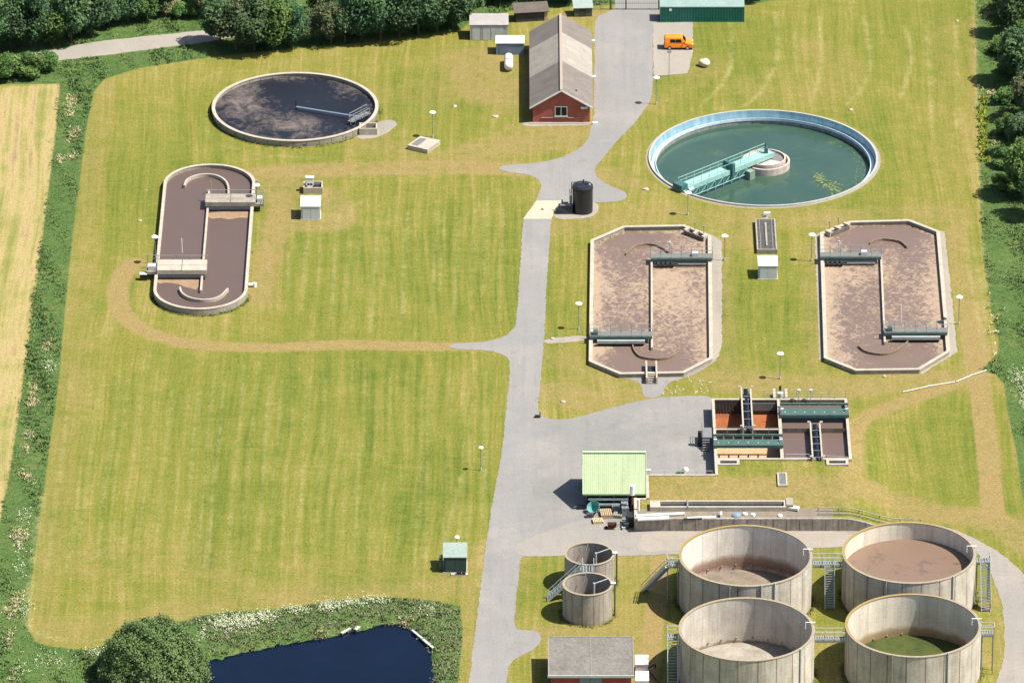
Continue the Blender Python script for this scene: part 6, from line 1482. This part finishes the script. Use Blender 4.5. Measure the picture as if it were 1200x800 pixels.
mid = [(258, 52, 'dark', .9), (276, 59, 'olive', .95), (298, 60, 'dark', .95), (320, 58, 'green', 1.05), (341, 55, 'dark', .85), (362, 50, 'olive', .72), (388, 52, 'olive', .9), (404, 50, 'dark', .75), (424, 47, 'dark', 1.0), (446, 47, 'dark', 1.05), (468, 44, 'dark', 1.0), (490, 41, 'dark', 1.0), (512, 38, 'dark', 1.0), (534, 33, 'dark', .95), (552, 20, 'dark', .95)]
for i, (px, py, k, s_) in enumerate(mid): tree(k, px, py, s_, {'green': 'bright green', 'olive': 'pale olive', 'dark': 'dark green'}[k] + ' tree along the top of the lawn, ' + ORD[i] + ' from the left', 'trees along the top of the lawn')
mid2 = [(250, 18, 'dark', .9), (285, 32, 'olive', .95), (325, 26, 'green', .95), (372, 18, 'green', .8), (405, 22, 'dark', .9), (435, 22, 'green', .95), (462, 20, 'dark', 1.0), (488, 16, 'green', .95), (515, 12, 'dark', 1.0), (540, 8, 'dark', 1.0), (572, 3, 'dark', 1.0), (596, 0, 'dark', 1.0), (620, -3, 'dark', 1.0), (645, -4, 'dark', .95), (664, 4, 'dark', .7), (682, -8, 'dark', .9)]
for i, (px, py, k, s_) in enumerate(mid2): tree(k, px, py, s_, 'tree in the back row at the top edge, ' + ORD[i] + ' from the left', 'back row of trees at the top edge')
for i, (px, py, k, s_) in enumerate([(884, 0, 'dark', .7), (903, -10, 'dark', .7)]): tree(k, px, py, s_, ['dark tree just right of the green container', 'dark tree farther right behind the green container'][i], 'trees by the container')
right = [(1178, -8, 'dark', .95), (1202, 20, 'dark', 1.0), (1180, 42, 'dark', .85), (1205, 68, 'green', .95), (1187, 98, 'dark', .9), (1212, 118, 'dark', 1.0), (1192, 142, 'olive', .85), (1214, 165, 'dark', 1.0), (1190, 182, 'dark', .7), (1207, 205, 'olive', .9), (1190, 232, 'green', .85), (1212, 255, 'dark', .95)]
for i, (px, py, k, s_) in enumerate([(1222, 8, 'dark', 1.0), (1228, 48, 'dark', 1.0), (1226, 92, 'green', 1.0), (1232, 140, 'dark', 1.0), (1228, 190, 'dark', 1.0), (1230, 232, 'dark', 1.0)]): tree(k, px, py, s_, 'tree half cut by the right picture edge, outer row, ' + ORD[i] + ' from the top', 'outer row at the right edge')
for i, (px, py, s_) in enumerate([(1172, 62, .8), (1180, 86, .9), (1176, 122, .85), (1182, 160, .9), (1178, 196, .9), (1174, 222, .75), (1184, 30, .9)]): tree('bush', px, py, s_, 'dark bush below the right edge trees, ' + ['second', 'third', 'fourth', 'fifth', 'sixth', 'seventh', 'first'][i] + ' from the top', 'bushes below the right edge trees', 'bush')
for i, (px, py, k, s_) in enumerate(right): tree(k, px + 9 - (px - 1178) * .12, py, s_, {'green': 'bright green', 'olive': 'greyish olive', 'dark': 'dark green'}[k] + ' tree at the right picture edge, ' + ORD[i] + ' from the top', 'trees along the right edge')
# the big dome-shaped shrub by the pond
x, y = g(180, 793)
t = thing('willow_shrub', 'huge dome-shaped green shrub at the corner of the pond', 'shrub', (x, y))
n = 36000; v = nrg.normal(size=(n, 3)); v[:, 2] = np.abs(v[:, 2]); v /= np.linalg.norm(v, axis=1, keepdims=True)
wob = 1 + .06 * np.sin(v[:, 0] * 9 + v[:, 2] * 4) * np.cos(v[:, 1] * 8) + .05 * np.sin(v[:, 0] * 17 + v[:, 1] * 13) * np.sin(v[:, 2] * 15)
rad = nrg.uniform(.80, 1.0, n) * wob + nrg.normal(0, .015, n)
P = v * rad[:, None] * np.array([7.0, 6.4, 7.4]); P[:, 2] += .1
N = v + nrg.normal(size=(n, 3)) * .7; N /= np.linalg.norm(N, axis=1, keepdims=True)
cl = np.sin(P[:, 0] * 2.3) * np.sin(P[:, 1] * 2.1 + 1) * np.sin(P[:, 2] * 2.6)
me = leaf_mesh('foliage', P, N, nrg.uniform(.10, .21, n), np.clip(.48 + .25 * cl + nrg.normal(0, .15, n), 0, 1), LEAFS)
o = bpy.data.objects.new('foliage', me); COL.objects.link(o); o.parent = t
m = MB()
for k in range(7): a = k * .9; m.cyl((x + math.cos(a) * .4, y + math.sin(a) * .4, -.3), (x + math.cos(a) * 3.2, y + math.sin(a) * 3.2, 4.2), .16, 6, .05)
m.build('stem', BARK, t)
# rough ground cover
def scatter(poly, dens, avoid=None, keep=None):
    xs_ = [p[0] for p in poly]; ys_ = [p[1] for p in poly]
    x0, x1 = max(min(xs_), -85), min(max(xs_), 85); y0, y1 = max(min(ys_), -105), min(max(ys_), 125)
    n = int((x1 - x0) * (y1 - y0) * dens); X = nrg.uniform(x0, x1, n); Y = nrg.uniform(y0, y1, n)
    k = inside(X, Y, poly)
    for av in (avoid or []): k &= sd_poly(X, Y, av) > .3
    return X[k], Y[k]
def tufts(X, Y, Z, hgt, cols, wid=.075, nb=8, lean=.9):
    n = len(X); k = n * nb; bx = np.repeat(X, nb) + nrg.normal(0, .16, k); by = np.repeat(Y, nb) + nrg.normal(0, .16, k); bz = np.repeat(Z, nb)
    a = nrg.uniform(0, 2 * PI, k); h = np.repeat(hgt, nb) * nrg.uniform(.6, 1.2, k); w_ = wid * nrg.uniform(.6, 1.5, k)
    d = np.stack([np.cos(a), np.sin(a), np.zeros(k)], 1); s_ = np.stack([-np.sin(a), np.cos(a), np.zeros(k)], 1)
    b = np.stack([bx, by, bz - .05], 1); ln = nrg.uniform(.1, lean, k)[:, None] * h[:, None]; up = np.array([0, 0, 1.0])
    V = np.stack([b - s_ * w_[:, None] * .6, b + s_ * w_[:, None] * .6, b + s_ * w_[:, None] + d * ln * .5 + up * h[:, None] * .65, b + d * ln * 1.2 + up * h[:, None], b - s_ * w_[:, None] + d * ln * .5 + up * h[:, None] * .65], 1)
    c = np.repeat(np.clip(np.repeat(cols, nb, 0) * nrg.uniform(.75, 1.25, (k, 1)), 0, 1), 5, 0)
    return V.reshape(-1, 3), c, 5
def blades(name, parts, label, cat):
    V = np.vstack([p[0] for p in parts]); C = np.vstack([p[1] for p in parts]); n = len(V) // 5
    me = bpy.data.meshes.new(name); me.vertices.add(len(V)); me.vertices.foreach_set('co', V.ravel())
    me.loops.add(len(V)); me.loops.foreach_set('vertex_index', np.arange(len(V), dtype=np.int32)); me.polygons.add(n); me.polygons.foreach_set('loop_start', np.arange(0, len(V), 5, dtype=np.int32)); me.update(calc_edges=True)
    a = me.attributes.new('tintc', 'FLOAT_COLOR', 'POINT'); a.data.foreach_set('color', np.hstack([C, np.ones((len(C), 1))]).astype(np.float32).ravel())
    me.materials.append(GRASSM); o = bpy.data.objects.new(name, me); COL.objects.link(o); tag(o, label, cat, kind='stuff')
GRASSM = mat_tint('rough_grass_blades')
def pal(n, cs):
    i = nrg.integers(0, len(cs), n); j = nrg.integers(0, len(cs), n); f = nrg.random((n, 1)); c = np.array(cs); return c[i] * f + c[j] * (1 - f)
GC = [(.068, .130, .040), (.095, .165, .046), (.145, .195, .065), (.078, .145, .048)]
def pz(X, Y):
    sp = sd_poly(X, Y, POND_W); return -1.1 * (1 - sstep(-.6, 1.9, sp))
lane_w = gl([(-80, 100), (-20, 84), (40, 74), (87, 69), (162, 60), (237, 50), (290, 42), (360, 38), (500, 20), (500, 8), (360, 22), (290, 27), (250, 34.5), (125, 47.5), (67, 57.5), (20, 66), (-80, 82)])
road_top = gl([(690, 25), (721, 12), (721, -60), (775, -60), (775, 25)])
X, Y = scatter(LUSH[0], 5.0, [lane_w, POND_W, road_top]); parts = []
k = (Y < g(0, 1)[1]); X, Y = X[k], Y[k]
lw = np.clip(np.sin(X * .9 + Y * .23) * np.sin(Y * .17 + X * .4) * .9 + .9, .5, 2.4)
parts.append(tufts(X, Y, np.zeros_like(X), .24 * lw, pal(len(X), GC) * (1.12 - .16 * lw[:, None]), .045, 7, 1.1))
blades('rough_grass', parts, 'rough dark green grass in the strip along the left field and lane', 'grass')
X, Y = scatter(LUSH[1], 5.0); k = X < 78; X, Y = X[k], Y[k]; lw = np.clip(np.sin(X * .8 + Y * .2) * np.sin(Y * .21 - X * .3) * .9 + .9, .5, 2.2); parts = [tufts(X, Y, np.zeros_like(X), .22 * lw, pal(len(X), GC + [(.13, .15, .05)]) * (1.12 - .16 * lw[:, None]), .045, 7, 1.1)]
q = [g(1152 + rnd.gauss(0, 3), rnd.uniform(115, 190)) for _ in range(130)]; q = np.array(q); parts.append(tufts(q[:, 0], q[:, 1], np.zeros(len(q)), np.full(len(q), .5), pal(len(q), [(.22, .24, .03), (.14, .19, .035)])))
blades('rough_grass', parts, 'rough green grass and weeds along the right edge of the lawn', 'grass')
X, Y = scatter(LUSH[2], 7.0, [gl([(110, 762), (140, 740), (230, 735), (250, 770), (200, 800), (130, 800)])]); sp = sd_poly(X, Y, POND_W); k = (sp > -.1) & (sp < 14); X, Y = X[k], Y[k]
parts = [tufts(X, Y, pz(X, Y), nrg.uniform(.12, .36, len(X)), pal(len(X), [(.085, .125, .042), (.125, .155, .065), (.165, .175, .09), (.10, .145, .05), (.19, .185, .11)]), .045, 8, 1.2)]
blades('bank_vegetation', parts, 'tall green bank vegetation round the pond edge', 'vegetation')
# white umbels, dead reeds and weeds
wf = []
def blobpx(n, cx_, cy_, sx_, sy_): return np.array([g(rnd.gauss(cx_, sx_), rnd.gauss(cy_, sy_)) for _ in range(n)])
for n_, a, b, sx_, sy_ in ((130, 262, 732, 10, 5), (190, 285, 729, 12, 4.5), (120, 308, 724, 9, 4), (60, 345, 716, 9, 3), (110, 385, 711, 7, 3.5), (70, 412, 707, 9, 3), (60, 440, 704, 8, 3), (30, 500, 715, 8, 4), (60, 120, 766, 10, 3), (40, 60, 775, 14, 8), (36, 30, 715, 5, 8), (24, 25, 668, 4, 6), (26, 30, 605, 5, 5), (40, 60, 430, 5, 6), (60, 1192, 442, 5, 7), (50, 1198, 465, 5, 8), (20, 25, 640, 4, 6), (16, 28, 786, 5, 8), (20, 238, 745, 4, 5)):
    q = blobpx(n_, a, b, sx_, sy_); wf.append(q)
q = np.vstack(wf); z = np.where(q[:, 1] < g(0, 690)[1], pz(q[:, 0], q[:, 1]), 0)
q = q[z > -.6]; z = z[z > -.6]
n = len(q); P = np.stack([np.repeat(q[:, 0], 4) + nrg.normal(0, .16, n * 4), np.repeat(q[:, 1], 4) + nrg.normal(0, .16, n * 4), np.repeat(z, 4) + nrg.uniform(.18, .5, n * 4)], 1)
N = nrg.normal(size=(n * 4, 3)) * .3; N[:, 2] += 1; N /= np.linalg.norm(N, axis=1, keepdims=True)
me = leaf_mesh('wildflowers', P, N, nrg.uniform(.045, .09, n * 4), nrg.random(n * 4), simple('white_umbels', (.60, .60, .42), (.46, .50, .30), 2), 1.1)
o = bpy.data.objects.new('wildflowers', me); COL.objects.link(o); tag(o, 'creamy white wildflowers along the pond bank and ditch strips', 'wildflowers', kind='stuff')
parts = []
for n_, a, b, sx_, sy_ in ((30, 84, 118, 4, 4), (26, 82, 132, 3, 3), (34, 86, 158, 4, 4), (16, 84, 182, 3, 3), (22, 72, 186, 2, 2), (26, 38, 455, 4, 5), (40, 38, 470, 4, 5), (18, 34, 510, 3, 4), (14, 31, 525, 3, 3), (20, 32, 560, 4, 4), (50, 22, 628, 5, 5), (40, 20, 705, 5, 6), (26, 12, 716, 3, 4), (26, 10, 750, 4, 10), (14, 16, 792, 3, 5), (26, 1155, 20, 3, 4), (20, 1162, 110, 3, 3), (16, 1172, 138, 3, 4), (16, 1166, 165, 3, 4), (30, 470, 728, 6, 2), (20, 375, 742, 7, 2), (26, 55, 405, 3, 3), (20, 1165, 370, 5, 20)):
    q = blobpx(n_, a, b, sx_, sy_); parts.append(tufts(q[:, 0], q[:, 1], np.where(q[:, 1] < g(0, 690)[1], pz(q[:, 0], q[:, 1]), 0), nrg.uniform(.15, .4, n_), pal(n_, [(.44, .37, .21), (.36, .30, .15), (.52, .46, .30), (.24, .27, .09)]), .04, 9, 1.6))
blades('dead_reeds', parts, 'tan dead reed stalks scattered in the ditch strips', 'reeds')

# longer grass left standing against walls
pts = []
def ringpts(x, y, r, n): return [(x + (r + abs(rnd.gauss(0, .16))) * math.cos(a), y + (r + abs(rnd.gauss(0, .16))) * math.sin(a)) for a in (rnd.uniform(0, 2 * PI) for _ in range(n))]
for (t, x, y, r) in (TL, BL, TR, BR): pts += ringpts(x, y, r + .12, 420)
for (x, y, r) in smt: pts += ringpts(x, y, r + .12, 170)
pts += ringpts(DX, DY, DR + .1, 420)
def edgepts(loop, n, o_=.15):
    for _ in range(n):
        i = rnd.randrange(len(loop)); a = Vector(loop[i]); b = Vector(loop[(i + 1) % len(loop)]); p = a.lerp(b, rnd.random()); d = (b - a).normalized(); pts.append((p.x + d.y * (o_ + abs(rnd.gauss(0, .12))), p.y - d.x * (o_ + abs(rnd.gauss(0, .12)))))
edgepts(oval if area(oval) > 0 else oval[::-1], 500)
q = np.array(pts); parts = [tufts(q[:, 0], q[:, 1], np.zeros(len(q)), nrg.uniform(.10, .30, len(q)), pal(len(q), [(.11, .145, .03), (.16, .16, .04), (.21, .18, .06), (.10, .14, .03)]), .035, 6, 1.0)]
blades('edge_grass', parts, 'longer uncut grass standing against the round and oval tank walls', 'grass')
